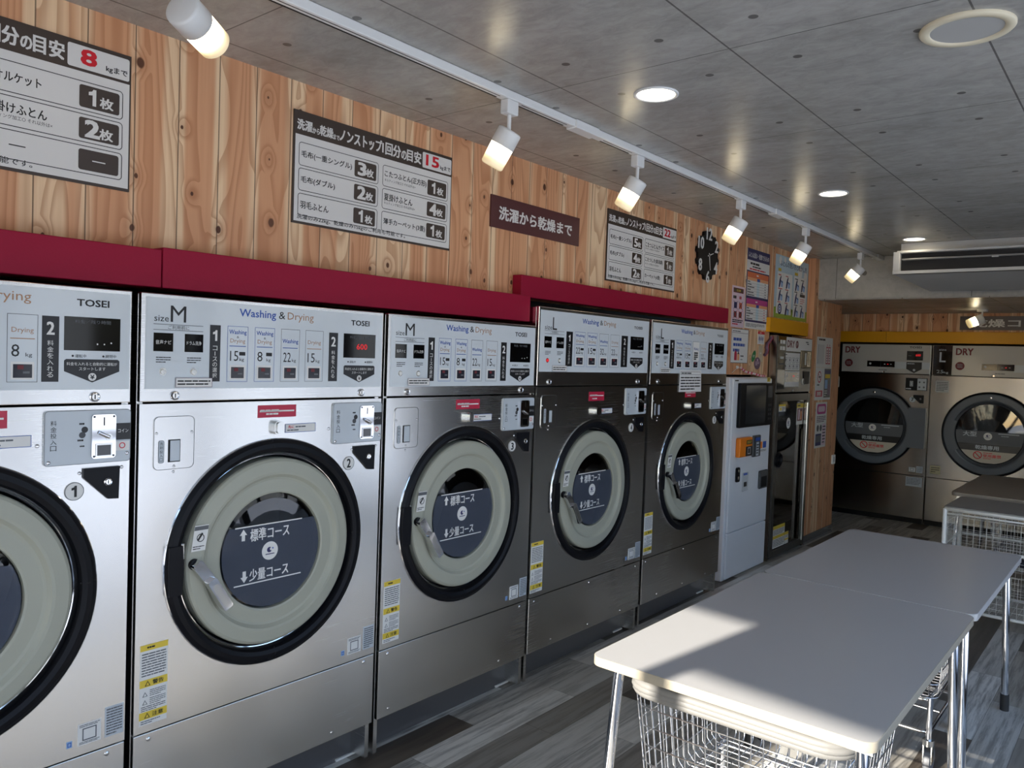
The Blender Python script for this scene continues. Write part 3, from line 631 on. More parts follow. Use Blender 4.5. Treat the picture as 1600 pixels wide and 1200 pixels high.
    hp = b.build('detergent_plate', t)
    for xx, zz, yy in ((x + .008, Z - .048, -.003), (X - .008, Z - .048, -.003), ((x + X) / 2, z + .009, -.003), ((x + X) / 2, z - .008, 0.0)): screw(hp if yy < 0 else t, xx, zz, .0042, yy)
    x, z, X, Z = S['red']; b = MB(-.0012); b.prism([(x, z), (X, z), (X, Z), (x, Z)], -.0012, 0.0, REDL); b.rect(x + .006, Z - .022, X - .008, Z - .017, PAPER, 1); b.lines(x + .008, Z - .024, X - .006, Z - .012, 1, PAPER, 1, .6); b.lines(x + .03, z + .007, X - .03, z + .016, 1, PAPER, 1, .6); b.build('red_notice', t)
    x, z, X, Z = S['knob']; b = MB(); b.prism(rrect(x, z, X, Z, .012), -.018, 0.0, SATIN, True); b.prism(rrect(x + .006, z + .003, X - .006, Z - .003, .009), -.024, -.018, SATIN, True); b.build('door_release_button', t)
    x, z, X, Z = S['wl']; b = MB(-.0012); b.prism([(x, z), (X, z), (X, Z), (x, Z)], -.0012, 0.0, PAPER); b.frame(x, z, X, Z, .0014, INKB, 1); b.txt('先に', x + .012, Z - .015, x + .034, Z - .005, INKR, 1, .03); b.lines(x + .04, Z - .014, X - .006, Z - .007, 1, INKG, 1, .6); b.lines(x + .008, z + .005, X - .03, z + .011, 1, INKG, 1, .6); b.build('white_notice', t)
    x, z, X, Z = S['warn']; h = Z - z; b = MB(-.001); b.prism([(x, z), (X, z), (X, Z), (x, Z)], -.001, 0.0, PAPER)
    b.rect(x, Z - h * .075, X, Z, YLAB, 1); b.lines(x + .02, Z - h * .055, X - .02, Z - h * .02, 1, INK, 2, .6); b.lines(x + .005, Z - h * .40, X - .005, Z - h * .10, 9, INKG, 1, .45, 11)
    for f, s_ in ((.53, '警告'), (.93, '注意')):
        zz = Z - h * f; b.rect(x, zz, X, zz + h * .095, YLAB, 1); tri_warn(b, x + (X - x) * .28, zz + h * .015, h * .065, INK, 2); b.txt(s_, x + (X - x) * .46, zz + h * .02, X - .012, zz + h * .075, INK, 2, .02)
    for f in (.60, .70):
        tri_warn(b, x + .016, Z - h * (f + .045), h * .06, INKG, 1); b.lines(x + .03, Z - h * (f + .055), X - .005, Z - h * (f - .035), 4, INKG, 1, .4, 4)
    b.lines(x + .005, Z - h * .83, X - .005, Z - h * .76, 3, INKG, 1, .45, 6); b.lines(x + .005, z + h * .01, X - .02, z + h * .06, 2, INKG, 1, .45, 8); b.build('warning_label', t)
    for i, (x, z, X, Z) in enumerate(S['rate']):
        b = MB(-.001); b.prism([(x, z), (X, z), (X, Z), (x, Z)], -.001, 0.0, (PAPER, COINP, PALEB)[i])
        if i == 0: b.frame(x + .012, z + .012, X - .012, Z - .014, .003, INKG, 1); b.lines(x + .004, Z - .011, X - .004, Z - .003, 2, INKG, 1, .5); b.lines(x + .004, z + .003, X - .004, z + .010, 2, INKG, 1, .5)
        elif i == 1: b.lines(x + .004, z + .004, X - .004, Z - .004, 10, INKG, 1, .5, 9)
        else: b.frame(x + .002, z + .003, X - .002, Z - .003, .002, INKB, 1)
        b.build('rating_label', t)
    return t
Y1, Y2, Y3, Y4, Y5 = 0.130, 1.049, 1.9681, 2.8825, 3.9275
make_washer(Y1, 'S', '1', 'steel washer dryer with badge number 1, cut off by the left edge', False)
make_washer(Y2, 'M', '2', 'bright steel size M washer dryer with badge number 2', True)
make_washer(Y3, 'M', '3', 'steel size M washer dryer with badge number 3, half bright half dark', False)
make_washer(Y4, 'L', '4', 'dark reflecting size L washer dryer with badge number 4 and red lit button', False)
w5 = make_washer(Y5, 'L', '5', 'size L washer dryer with badge number 5, beside the white kiosk', False, True)
b = MB(-.004); b.pl([(0.345, 1.367), (0.643, 1.366), (0.633, 1.499), (0.350, 1.499)], PAPER, 1); b.frame(.362, 1.470, .622, 1.490, .002, MAUVE, 2); b.lines(.372, 1.475, .612, 1.485, 1, INK, 2, .7); b.lines(.365, 1.375, .625, 1.462, 5, INK, 2, .42, 3); b.build('taped_notice', w5)
# steel filler strips between machines of the row
b = MB(); b.box(-0.155, -0.012, 4.952, 4.964, 0.15, 1.775, STEEL); tag(b.build('filler_strip'), 'narrow steel filler strip between last size L washer and kiosk wall', 'filler strip')

# ------------------------------------------------------------------ header panels over the machines
def header(name, x0, x1, y0, y1, z0, z1, mt, label, loc='E'):
    b = MB()
    b.box(x0, x1, y0, y1, z0, z1, mt, .003); o = b.build(name); return tag(o, label, 'header panel', 'coloured header panels')
header('header_panel', XW + .001, -0.045, -1.2, 1.131, 1.708, 1.818, RED, 'glossy red header panel over machine 1, at the left edge')
header('header_panel', XW + .001, -0.045, 1.134, 2.874, 1.708, 1.826, RED, 'long red header panel above washer dryers 2 and 3')
header('header_panel', XW + .001, -0.105, 2.876, 5.17, 1.826, 1.928, RED, 'raised red header panel above washer dryers 4 and 5')
header('header_panel', XW + .001, -0.125, 5.985, 6.84, 1.806, 1.918, YEL, 'short yellow header panel above the tall slim dryer')
header('header_panel', -0.60, 0.02, YB - 0.1, YB - .001, 1.826, 1.939, YEL, 'yellow header panel above dark dryer in corner alcove')
header('header_panel', 0.023, 2.9, YB - 0.1, YB - .001, 1.826, 1.939, YEL, 'long yellow header panel above silver dryer on back wall')

# ------------------------------------------------------------------ sign boards
def flat(name, label, cat, y0, w, z0, z1, face, x=XW, th=.006, group=None, edge=None):
    """a board or sheet on the left wall; returns its builder with local x along the wall and z from its foot"""
    b = MB(-th); b.box(0, w, -th, 0.0, 0, z1 - z0, edge or face, .0008 if th > .004 else 0)
    def done():
        o = b.build(name, None, (x + .0005, y0, z0), (0, 0, ROT['E'])); return tag(o, label, cat, group)
    return b, done
def price_board(y0, z0, kg, left, right, foot, label, head='洗濯から乾燥までノンストップ'):
    W, H = 0.794, 0.393; b, done = flat('price_sign', label, 'sign', y0, W, z0, z0 + H, SBROWN, group='load guide signs on the wood wall')
    b.rect(.007, .008, W - .005, H - .083, BOARDW, 1)
    for s_, x0, x1, h, up in (('洗濯', .014, .076, .036, .0), ('から', .078, .108, .020, .0), ('乾燥', .110, .168, .036, 0.0), ('まで', .170, .196, .018, 0.0), ('ノンストップ', .198, .400, .046, 0.0), ('1回分', .404, .498, .046, 0.0), ('の', .503, .530, .034, 0.0), ('目安', .534, .610, .046, 0.0)):
        b.txt(s_, x0, H - .066 + up, x1, H - .066 + h, BOARDW, 1, .035)
    b.rect(.619, H - .075, W - .006, H - .012, BOARDW, 1, .006); n = len(kg)
    b.txt(kg, .640 if n == 2 else .655, H - .062, .712 if n == 2 else .695, H - .020, INKR, 2, .04); b.txt('kgまで', .722, H - .066, .782, H - .046, INK, 2, .02)
    rows = ((H - .190, H - .108), (H - .277, H - .198), (H - .364, H - .286))
    for (x0, x1, bx0, bx1), items in (((.022, .387, .270, .376), left), ((.408, .771, .651, .761), right)):
        for (z0_, z1_), (s_, sub, cnt, wd) in zip(rows, items):
            b.frame(x0, z0_, x1, z1_, .0022, INK, 2, .011); zc = (z0_ + z1_) / 2
            if s_ == '-': b.rect(x0 + .07, zc - .0015, x0 + .11, zc + .0015, INK, 2)
            else: b.txt(s_, x0 + .011, zc - (.013 if not sub else .006), x0 + .011 + wd, zc + (.013 if not sub else .022), INK, 2, .018)
            if sub: b.txt('キルティング加工○ それ以外は×', x0 + .011, zc - .021, x0 + .175, zc - .010, INK, 2)
            b.rect(bx0, z0_ + .010, bx1, z1_ - .010, SBROWN, 2, .007)
            if cnt == '-': b.rect((bx0 + bx1) / 2 - .018, zc - .0015, (bx0 + bx1) / 2 + .018, zc + .0015, BOARDW, 3)
            else: b.txt(cnt, bx0 + .018, zc - .022, bx0 + .054, zc + .024, BOARDW, 3, .045); b.txt('枚', bx0 + .056, zc - .022, bx0 + .092, zc + .008, BOARDW, 3, .03)
    b.txt(foot, .020, .014, .535, .034, INK, 2, .012); return done()
price_board(0.289, 1.987, '8', (('毛布(一重シングル)', 0, '1', .22), ('毛布(ダブル)', 0, '1', .15), ('羽毛ふとん', 0, '-', .12)), (('タオルケット', 0, '1', .135), ('夏掛けふとん', 1, '2', .15), ('-', 0, '-', .1)), '洗濯のみ15kg、乾燥のみ8kgのご利用も可能です。', 'white and brown load guide sign with red 8, at the left edge')
price_board(1.645, 1.986, '15', (('毛布(一重シングル)', 0, '3', .224), ('毛布(ダブル)', 0, '2', .148), ('羽毛ふとん', 0, '1', .122)), (('こたつふとん(正方形)', 1, '1', .225), ('夏掛けふとん', 1, '4', .15), ('薄手カーペット(3畳)', 0, '1', .225)), '洗濯のみ22kg、乾燥のみ15kgのご利用も可能です。', 'white and brown load guide sign with red 15 above machine 2')
price_board(3.668, 1.980, '22', (('毛布(一重シングル)', 0, '5', .224), ('毛布(ダブル)', 0, '4', .148), ('羽毛ふとん', 0, '2', .122)), (('こたつふとんLサイズ', 1, '1', .225), ('こたつしき(家具調)', 1, '1', .21), ('カーペット(6畳)', 0, '1', .185)), '洗濯のみ32kg、乾燥のみ22kgのご利用も可能です。', 'white and brown load guide sign with red 22 beside the wall clock')
b, done = flat('wall_sign', 'plain dark maroon sign with white Japanese lettering between two load guides', 'sign', 2.697, .702, 2.129, 2.274, SMAROON, th=.008)
b.txt('洗濯から乾燥まで', .057, .040, .633, .100, BOARDW, 1, .03); done()
b = MB(-.008); b.box(0, 1.05, -.008, 0, 0, .135, SGREY, .001); b.txt('乾燥コーナー', .10, .030, .95, .105, BOARDW, 1, .03)
o = b.build('wall_sign', None, (.672, YB - .0005, 1.962)); tag(o, 'taupe sign with pale Japanese lettering over the back dryers', 'sign')

# ------------------------------------------------------------------ wall clock
ck = thing('wall_clock', 'black wall clock with big white numerals beside the load guide sign', 'clock', (XW, 4.895, 2.262), ROT['E'])
b = MB(); n = 72; out = []
for i in range(n):
    a = 2 * PI * i / n; r = .150 + (.014 if (i // 3) % 2 else -.004); out.append((r * math.cos(a), r * math.sin(a)))
b.prism(out, -.018, 0.0, BLACK); b.build('clock_face', ck)
for h, wd in ((12, .080), (2, .046), (4, .050), (6, .046), (8, .046), (10, .080)):
    a = PI / 2 - h * PI / 6; x, z = .134 * math.cos(a), .142 * math.sin(a); q = MB(-.022); v, f, a0, b0, c0, d0 = text_mesh(str(h), .012)
    s_ = .080 / (d0 - c0); kx = wd / (b0 - a0); P = [((p[0] - a0) * kx + x - wd / 2, (p[1] - c0) * s_ + z - .040) for p in v]; nn = len(P)
    q.add([(p[0], -.0215, p[1]) for p in P], f, PAPER); q.add([(p[0], -.018, p[1]) for p in P], [tuple(reversed(g)) for g in f], PAPER)
    ed = {}
    for g in f:
        for i in range(len(g)):
            e = (g[i], g[(i + 1) % len(g)]); ed[e] = 1
    sid = [(e[0], e[1]) for e in ed if (e[1], e[0]) not in ed]; q.add([(p[0], -.0215, p[1]) for p in P] + [(p[0], -.018, p[1]) for p in P], [(e1, e0, e0 + nn, e1 + nn) for e0, e1 in sid], PAPER); q.build('numeral', ck)
for L_, w_, a, y in ((.070, .008, 73, -.022), (.100, .006, 168, -.025)):
    d = math.radians(90 - a); q = MB(); c, s_ = math.cos(d), math.sin(d); nx, nz = -s_ * w_ / 2, c * w_ / 2
    q.prism([(-c * .015 - nx, -s_ * .015 - nz), (c * L_ - nx * .5, s_ * L_ - nz * .5), (c * L_ + nx * .5, s_ * L_ + nz * .5), (-c * .015 + nx, -s_ * .015 + nz)], y - .002, y, PAPER); q.build('clock_hand', ck)
q = MB(); q.lathe([(.007, -.018), (.007, -.029), (.0001, -.030)], 0, 0, SATIN, 12); q.build('clock_hub', ck)

# ------------------------------------------------------------------ posters on the left wall
b, done = flat('poster', 'small pink notice with four crossed-out pictures beside the tall price poster', 'poster', 5.335, .222, 1.812, 2.108, PINKP, th=.0015)
b.rect(.02, .248, .195, .282, DRYRED, 1); b.rect(.03, .255, .185, .275, SBROWN, 2); b.txt('注意', .07, .257, .145, .273, YLAB, 3, .02); b.lines(.02, .200, .120, .230, 1, INK, 1, .7); b.lines(.125, .200, .195, .230, 1, REDL, 1, .7)
for x, z, m_ in ((.064, .158, NAVY), (.152, .158, ORA), (.064, .092, DGREY), (.152, .092, SBROWN)):
    b.rect(x - .026, z - .022, x + .026, z + .022, m_, 1, .01)
    for q_ in (-1, 1): b.bar(x - .034, z - q_ * .030, x + .034, z + q_ * .030, .005, INKR if z < .1 else NAVY, 2)
b.lines(.02, .032, .20, .058, 2, INK, 1, .6); b.lines(.02, .016, .2, .030, 1, INKR, 1, .6); done()
b, done = flat('poster', 'tall white price poster with navy frame, orange and magenta tables', 'poster', 5.572, .428, 1.815, 2.404, PAPER, th=.0015)
b.rect(0, .505, .428, .589, NAVY, 1); b.txt('ふとん丸洗い・乾燥できるもの', .02, .525, .408, .565, PAPER, 2, .02); b.lines(.06, .470, .37, .495, 1, INK, 1, .6); b.lines(.1, .452, .33, .468, 1, INK, 1, .6, 2); b.lines(.05, .433, .38, .450, 1, INKR, 1, .6, 4)
b.rect(0, .050, .428, .428, NAVY, 1)
for z0_, z1_, m_ in ((.240, .418, ORA), (.064, .222, MAG)):
    b.rect(.014, z0_, .414, z1_, PAPER, 2); b.rect(.014, z1_ - .040, .414, z1_, m_, 3); b.lines(.18, z1_ - .026, .25, z1_ - .012, 1, PAPER, 4, .7); b.rect(.014, z1_ - .062, .414, z1_ - .040, PALEO, 3); b.rect(.195, z1_ - .062, .25, z1_ - .040, INKB, 4); b.rect(.195, z0_, .245, z1_ - .062, mat('pale_cyan_print', (200, 220, 226), .5), 3)
    k_ = 6 if m_ is ORA else 5
    for i in range(k_):
        z = z1_ - .062 - (z1_ - .062 - z0_) * (i + .5) / k_; b.lines(.022, z - .006, .10 + .05 * (i % 3), z + .006, 1, INK, 4, .6, i); b.lines(.34, z - .004, .39, z + .004, 1, INKG if m_ is ORA else INKR, 4, .6, i); b.rect(.014, z - (z1_ - .062 - z0_) / k_ / 2, .414, z - (z1_ - .062 - z0_) / k_ / 2 + .001, INKG, 4)
b.lines(.02, .012, .38, .040, 3, INK, 1, .4, 5); done()
b, done = flat('poster', 'blue and green poster of washing steps above the short yellow panel', 'poster', 6.122, .750, 1.928, 2.428, SKYB, th=.0015)
b.rect(0, 0, .75, .085, GRN, 1); rg = random.Random(4)
for i in range(40): b.disc(rg.uniform(.02, .73), rg.uniform(.06, .10), .014, GRN, 1, 6)
for x, z, r in ((.10, .46, .03), (.20, .472, .022), (.55, .40, .05), (.68, .38, .04)): b.disc(x, z, r, PAPER, 1, 14)
b.txt('ふとんの洗い方と乾かし方', .10, .415, .70, .462, NAVY, 2, .01); b.rect(.045, .035, .375, .365, PAPER, 2); b.rect(.415, .028, .71, .365, PAPER, 2); b.rect(.06, .372, .125, .395, YLAB, 2); b.rect(.425, .372, .50, .395, YLAB, 2)
for i in range(12):
    c_, r_ = i % 4, i // 4; x = (.07, .225, .435, .575)[c_]; z = .255 - .108 * r_
    b.lines(x, z + .082, x + .10, z + .094, 1, INKR if c_ < 2 else INK, 3, .6, i)
    if i == 7: b.rect(x - .01, z + .055, x + .11, z + .08, BLKM, 3); b.lines(x, z - .005, x + .1, z + .045, 3, INKR, 3, .3, 2); continue
    if i == 8: b.annulus(x + .05, z + .035, .028, .044, NAVY, 3, 20); b.annulus(x + .05, z + .035, .010, .020, INKB, 3, 14); continue
    b.pl([(x + .01, z - .01), (x + .035, z - .01), (x + .05, z + .03), (x + .055, z + .065), (x + .035, z + .07), (x + .02, z + .04)], NAVY, 3); b.disc(x + .05, z + .072, .011, INKG, 4, 10); b.rect(x + .055, z - .005, x + .10, z + .045, PALEB, 3, .01); b.bar(x + .045, z + .045, x + .09, z + .03, .008, NAVY, 4)
done()
b, done = flat('notice', 'laminated notice with blue lettering above the white kiosk', 'notice', 5.355, .298, 1.554, 1.804, PAPER, th=.0015)
b.rect(.008, .218, .29, .221, MAUVE, 1); b.lines(.02, .224, .27, .238, 1, INKG, 1, .5)
for z, w_ in ((.172, .25), (.132, .25), (.092, .22)): b.lines(.035, z - .012, .035 + w_, z + .014, 1, INKB, 1, .8, int(z * 900))
b.rect(.06, .02, .105, .072, REDL, 1); b.rect(.112, .02, .15, .066, PALEO, 1); b.pl([(.06, .072), (.105, .072), (.09, .092), (.075, .092)], REDL, 1); b.pl([(.112, .066), (.15, .066), (.131, .088)], SBROWN, 1); b.lines(.17, .045, .27, .060, 1, INK, 1, .6); b.lines(.17, .022, .24, .032, 1, INKG, 1, .6); b.frame(0, 0, .298, .25, .004, INKG, 1); done()
b, done = flat('picture_card', 'small white card with red top strip and three pens drawn on it', 'card', 5.832, .130, 1.705, 1.802, PAPER, th=.0015)
b.rect(0, .076, .13, .097, INKR, 1); b.lines(.03, .082, .1, .091, 1, PAPER, 2, .6)
for x in (.032, .065, .098): b.disc(x, .042, .010, NAVY, 1, 12, .018); b.rect(x - .003, .010, x + .003, .064, INKB, 2)
done()
b, done = flat('tape_strip', 'pale tape strip hanging under the card with red top', 'tape', 5.862, .080, 1.572, 1.697, mat('pale_tape', (206, 188, 160), .5), th=.001); b.rect(.03, .06, .05, .07, PAPER, 1); done()
b = MB(); pts = [(.02 * math.sin(i * .9) + i * .010, -.006 - .004 * (i % 2), -i * -.0150) for i in range(11)]
b.tube(pts, .013, MAUVE, 6); b.tube([(p[0] + .004, p[1] - .010, p[2]) for p in pts], .004, REDL, 5); tag(b.build('twisted_ribbon', None, (XW + .006, 5.955, 1.623), (0, 0, ROT['E'])), 'twisted dark red ribbon hanging beside the slim dryer', 'ribbon')
b, done = flat('oval_sticker', 'tilted green oval sticker on wood above the kiosk', 'sticker', 5.722, .13, 1.58, 1.67, GREEN, th=.0012)
b.v.clear(); b.f.clear(); b.mi.clear(); b.sm.clear(); ca, sa = math.cos(.9), math.sin(.9)
b.prism([(.05 + x * ca * 1.0 - z * sa, .03 + x * sa + z * ca) for x, z in ring(0, 0, .050, 28, .030)], -.0012, 0, GREEN); b.lines(.03, .022, .07, .042, 2, PAPER, 1, .4); done()
b, done = flat('round_sticker', 'round mauve sticker on wood between the kiosk and slim dryer', 'sticker', 5.787, .1, 1.523, 1.6, MAUVE, th=.0012)
b.v.clear(); b.f.clear(); b.mi.clear(); b.sm.clear(); b.prism(ring(.06, .035, .062, 30, .046), -.0012, 0, MAUVE); b.lines(.02, .018, .10, .05, 3, PINKP, 1, .4); b.disc(.06, .060, .010, PINKP, 1, 12); done()
b = MB(); b.tube([(0, -.022, 0), (.05, -.040, -.030), (.10, -.085, -.042), (.16, -.112, -.056), (.23, -.114, -.058)], .009, mat('striped_pale_ribbon', (214, 186, 182), .5), 8)
for p0, p1 in (((0, -.022, 0), (.05, -.040, -.030)), ((.05, -.040, -.030), (.10, -.085, -.042)), ((.10, -.085, -.042), (.16, -.112, -.056)), ((.16, -.112, -.056), (.23, -.114, -.058))):
    P0, P1 = Vector(p0), Vector(p1)
    for f in (.2, .6): b.tube([P0.lerp(P1, f), P0.lerp(P1, f + .16)], .0098, REDL, 8)
tag(b.build('dangling_ribbon', None, (XW + .006, 5.475, 1.523), (0, 0, ROT['E'])), 'pale striped ribbon drooping over the top of the kiosk', 'ribbon')
b = MB(); b.lathe([(.012, 0), (.012, -.008), (.008, -.014), (.0001, -.016)], 0, 0, WHITE, 14); b.tube([(0, -.008, 0), (-.095, -.008, -.040)], .002, WHITE, 6); tag(b.build('push_pin', None, (XW + .0, 5.472, 1.523), (0, 0, ROT['E'])), 'white push pin with a short cord above the kiosk', 'pin')
def pier_sheet(label, y0, y1, z0, z1): return flat('poster', label, 'poster', y0, y1 - y0, z0, z1, PAPER, x=-.10, th=.0015)
b, done = pier_sheet('white price sheet with red boxes, high on the wood pier', 7.000, 7.425, 1.545, 1.812)
b.lines(.05, .235, .36, .255, 1, INK, 1, .8); b.rect(.04, .03, .20, .20, mat('pale_grey_print', (208, 206, 204), .5), 1); b.rect(.03, .03, .036, .20, INKG, 2)
for x in (.25, .315): b.frame(x, .03, x + .06, .185, .010, REDL, 1); b.lines(x + .018, .05, x + .042, .16, 5, MAUVE, 2, .5); b.disc(x + .03, .20, .008, REDL, 1, 10)
done()
b, done = pier_sheet('no smoking and security camera notice on the wood pier', 7.000, 7.425, 1.254, 1.543)
b.annulus(.105, .205, .040, .052, REDL, 1, 24); b.bar(.07, .24, .14, .17, .010, REDL, 1); b.rect(.08, .198, .14, .212, INKG, 1); b.lines(.05, .125, .16, .145, 1, INK, 1, .6); b.rect(.02, .03, .20, .085, REDL, 1); b.txt('禁煙', .06, .04, .16, .075, PAPER, 2, .03)
b.rect(.235, .02, .415, .28, DGREY, 1); b.rect(.245, .235, .405, .265, NAVY, 2); b.rect(.255, .195, .395, .23, YLAB, 2); b.rect(.255, .10, .33, .18, PALEB, 2); b.rect(.34, .04, .40, .14, MAUVE, 2); b.lines(.25, .03, .33, .09, 3, PAPER, 2, .4); done()
b, done = pier_sheet('pink and grey leaflet, lowest sheet on the wood pier', 7.055, 7.352, .828, 1.234)
b.rect(.03, .30, .27, .39, MAG, 1, .03); b.rect(.06, .32, .24, .37, PINKP, 2, .02); b.lines(.03, .225, .27, .285, 4, MAUVE, 1, .5); b.disc(.07, .175, .03, DGREY, 1, 14); b.disc(.15, .175, .03, DGREY, 1, 14); b.rect(.02, .02, .17, .125, NAVY, 1); b.rect(.03, .05, .16, .11, INKG, 2); b.rect(.19, .02, .28, .21, PINKP, 1); b.lines(.2, .03, .275, .2, 6, INK, 2, .4); done()
b = MB(); b.prism(rrect(0, 0, .08, .085, .008), -.012, 0, WHITE); b.front = -.012; b.rect(.025, .02, .055, .065, COINP, 1, .006); tag(b.build('wall_switch', None, (-.0995, 7.553, .648), (0, 0, ROT['E'])), 'small white wall switch on the wood pier edge', 'switch')

# ------------------------------------------------------------------ payment kiosk
kt = thing('payment_kiosk', 'white payment kiosk with black screen between washer 5 and slim dryer', 'payment kiosk', (-.104, 5.25, 0), ROT['E'])
b = MB(); b.box(0.0, .745, .004, .60, .0, 1.452, KIOSKW, .006); b.build('body', kt)
b = MB(); b.box(.03, .74, -.012, .004, .345, 1.444, KIOSKW, .006); b.front = -.0125; b.lines(.05, 1.424, .16, 1.436, 1, INK, 1, .8); b.rect(.64, 1.42, .70, 1.452, YLAB, 1); b.lines(.65, 1.425, .69, 1.448, 3, INK, 2, .5)
b.rect(.535, .885, .690, .980, PAPER, 1); b.rect(.545, .915, .60, .965, ORG, 2); b.rect(.61, .915, .675, .965, INKB, 2); b.lines(.545, .89, .68, .905, 2, INKG, 2, .5); b.rect(.25, .618, .36, .755, COINP, 1, .006); b.rect(.27, .735, .34, .750, INKB, 2); b.rect(.28, .65, .335, .685, BLKM, 2); b.build('upper_door', kt)
b = MB(); b.box(.03, .74, -.012, .004, .012, .338, KIOSKW, .006); b.build('lower_door', kt)
b = MB(); b.box(.100, .590, -.040, -.012, 1.092, 1.412, BLACK, .006); b.front = -.0405; b.rect(.190, 1.115, .560, 1.395, mat('dim_screen', (34, 36, 40), .12), 1); b.build('touch_screen', kt)
b = MB(); b.box(.592, .722, -.034, -.012, 1.090, 1.410, BLACK, .006); b.front = -.0345; b.rect(.61, 1.30, .70, 1.39, DGREY, 1, .01)
for i in range(4):
    for j in range(2): b.rect(.63 + j * .035, 1.13 + i * .035, .650 + j * .035, 1.148 + i * .035, DGREY, 1)
b.build('keypad', kt)
b = MB(); b.box(.105, .325, -.050, -.012, .880, 1.020, ORG, .01); b.front = -.0505; b.rect(.20, .885, .315, .955, BLKM, 1, .006); b.rect(.21, .97, .31, 1.0, BLKM, 1); b.lines(.22, .975, .3, .995, 2, YLAB, 2, .5); b.frame(.235, .90, .285, .945, .004, PAPER, 2); b.build('ticket_reader', kt)
b = MB(); b.box(.397, .532, -.030, -.012, .860, 1.022, DGREY, .008); b.front = -.0305; b.rect(.42, .98, .51, 1.005, INKB, 1); b.rect(.44, .87, .49, .97, COINP, 1); b.lines(.445, .88, .485, .96, 4, INK, 2, .5); b.build('bill_slot', kt)
b = MB(); b.box(.122, .182, -.026, -.012, .700, .805, BLACK, .012); b.front = -.0265; b.disc(.152, .78, .012, SATIN, 1, 14); b.disc(.152, .73, .012, SATIN, 1, 14); b.build('coin_slot', kt)
b = MB(); b.box(.545, .705, -.030, -.012, .606, .746, DGREY, .01); b.front = -.0305; b.rect(.565, .62, .675, .70, GAP, 1, .01); b.build('coin_return', kt)

# ------------------------------------------------------------------ slim dryer on the left wall
dt = thing('stacked_dryer', 'tall slim dark steel dryer with glass door below yellow panel', 'dryer', (-.10, 6.075, 0), ROT['E'])
b = MB(); b.box(0, .012, .0, .7, 0, 1.785, STEEL_DIM); b.box(.778, .79, .0, .7, 0, 1.785, STEEL_DIM); b.box(.012, .778, .68, .7, 0, 1.785, GAP); b.box(.012, .778, .02, .7, 1.765, 1.785, GAP); b.box(.012, .778, .02, .7, .0, .04, GAP)
for i in range(18): b.box(.002, .006, -.0012, .0, .12 + i * .062, .13 + i * .062, SATIN)
b.build('cabinet', dt)
b = MB(); b.box(.014, .788, -.006, .02, 1.332, 1.782, mat('dryer_panel_dark', (44, 42, 42), .22, .3), .004); b.front = -.0062
b.rect(.018, 1.36, .180, 1.775, GLOSSBLK, 1)
for z in (1.72, 1.67): b.rect(.05, z, .09, z + .03, PAPER, 2); b.rect(.10, z, .16, z + .03, PAPER, 2)
b.rect(.06, 1.60, .14, 1.62, COINP, 2); b.rect(.05, 1.555, .15, 1.565, INKG, 2)
b.rect(.182, 1.665, .786, 1.778, PAPER, 1); b.txt('DRY', .207, 1.697, .368, 1.752, DRYRED, 2, .03); b.disc(.425, 1.724, .032, DRYRED, 2, 22); b.lines(.405, 1.708, .445, 1.740, 3, PAPER, 3, .4); b.lines(.63, 1.745, .745, 1.755, 1, INK, 2, .9); b.lines(.66, 1.73, .745, 1.74, 1, INK, 2, .9)
b.rect(.135, 1.512, .505, 1.653, PAPER, 1); b.disc(.165, 1.637, .008, INK, 2, 10); b.lines(.18, 1.632, .24, 1.642, 1, INK, 2, .7)
for r_ in range(2):
    for c_ in range(4): b.frame(.155 + c_ * .085, 1.525 + r_ * .05, .225 + c_ * .085, 1.565 + r_ * .05, .003, INKG, 2, .01); b.disc(.19 + c_ * .085, 1.545 + r_ * .05, .012, INKG, 2, 10)
b.rect(.172, 1.378, .510, 1.505, PAPER, 1); b.rect(.198, 1.418, .500, 1.494, GLOSSBLK, 2); b.disc(.235, 1.466, .014, PAPER, 3, 14); b.rect(.33, 1.43, .333, 1.485, DGREY, 3); b.lines(.36, 1.455, .42, 1.475, 1, LEDR, 3, .5); b.lines(.43, 1.44, .49, 1.48, 3, PAPER, 3, .3)
b.build('control_panel', dt)
b = MB(); b.box(.515, .770, -.014, -.006, 1.532, 1.680, GLOSSBLK, .004); b.front = -.0142; b.rect(.60, 1.56, .64, 1.66, COINP, 1); b.rect(.66, 1.545, .735, 1.67, SATIN, 1); b.rect(.69, 1.56, .70, 1.66, GAP, 2); b.build('coin_acceptor', dt)
b = MB(); b.prism([(.612, 1.415), (.640, 1.398), (.732, 1.402), (.740, 1.505), (.602, 1.505)], -.012, -.006, BLACK); b.build('cash_box_cover', dt)
b = MB(); b.prism(ring(.600, 1.42, .020, 24, .026), -.012, -.006, PAPER); b.front = -.012; b.txt('6', .59, 1.405, .61, 1.435, INK, 1, .03); b.build('number_badge', dt); lock(dt, .374, 1.346, 'panel_lock', .01, -.006)
b = MB(); DF = mat('dryer_frame_dark', (74, 73, 72), .3, .7)
for x0, x1, z0, z1 in ((.014, .072, .02, 1.322), (.712, .788, .02, 1.322), (.072, .712, 1.262, 1.322), (.072, .712, .02, .070)): b.box(x0, x1, -.012, .03, z0, z1, DF, .003)
dd = b.build('door', dt)
b = MB(); b.box(.072, .712, .002, .010, .070, 1.262, SGLASS); b.front = .0015; door_logo(b, .335, 1.08, .045, 0); b.build('door_glass', dd)
b = MB(); b.box(.640, .664, -.045, -.012, .075, 1.250, SATIN, .006); b.box(.674, .704, -.030, -.012, .075, 1.250, SATIN, .006); b.build('door_pull', dd)
b = MB(); b.lathe([(.06, -.012), (.058, -.03), (.05, -.034), (.045, -.02), (.045, 0)], .095, .80, BLACK, 24); b.build('door_handle', dd)
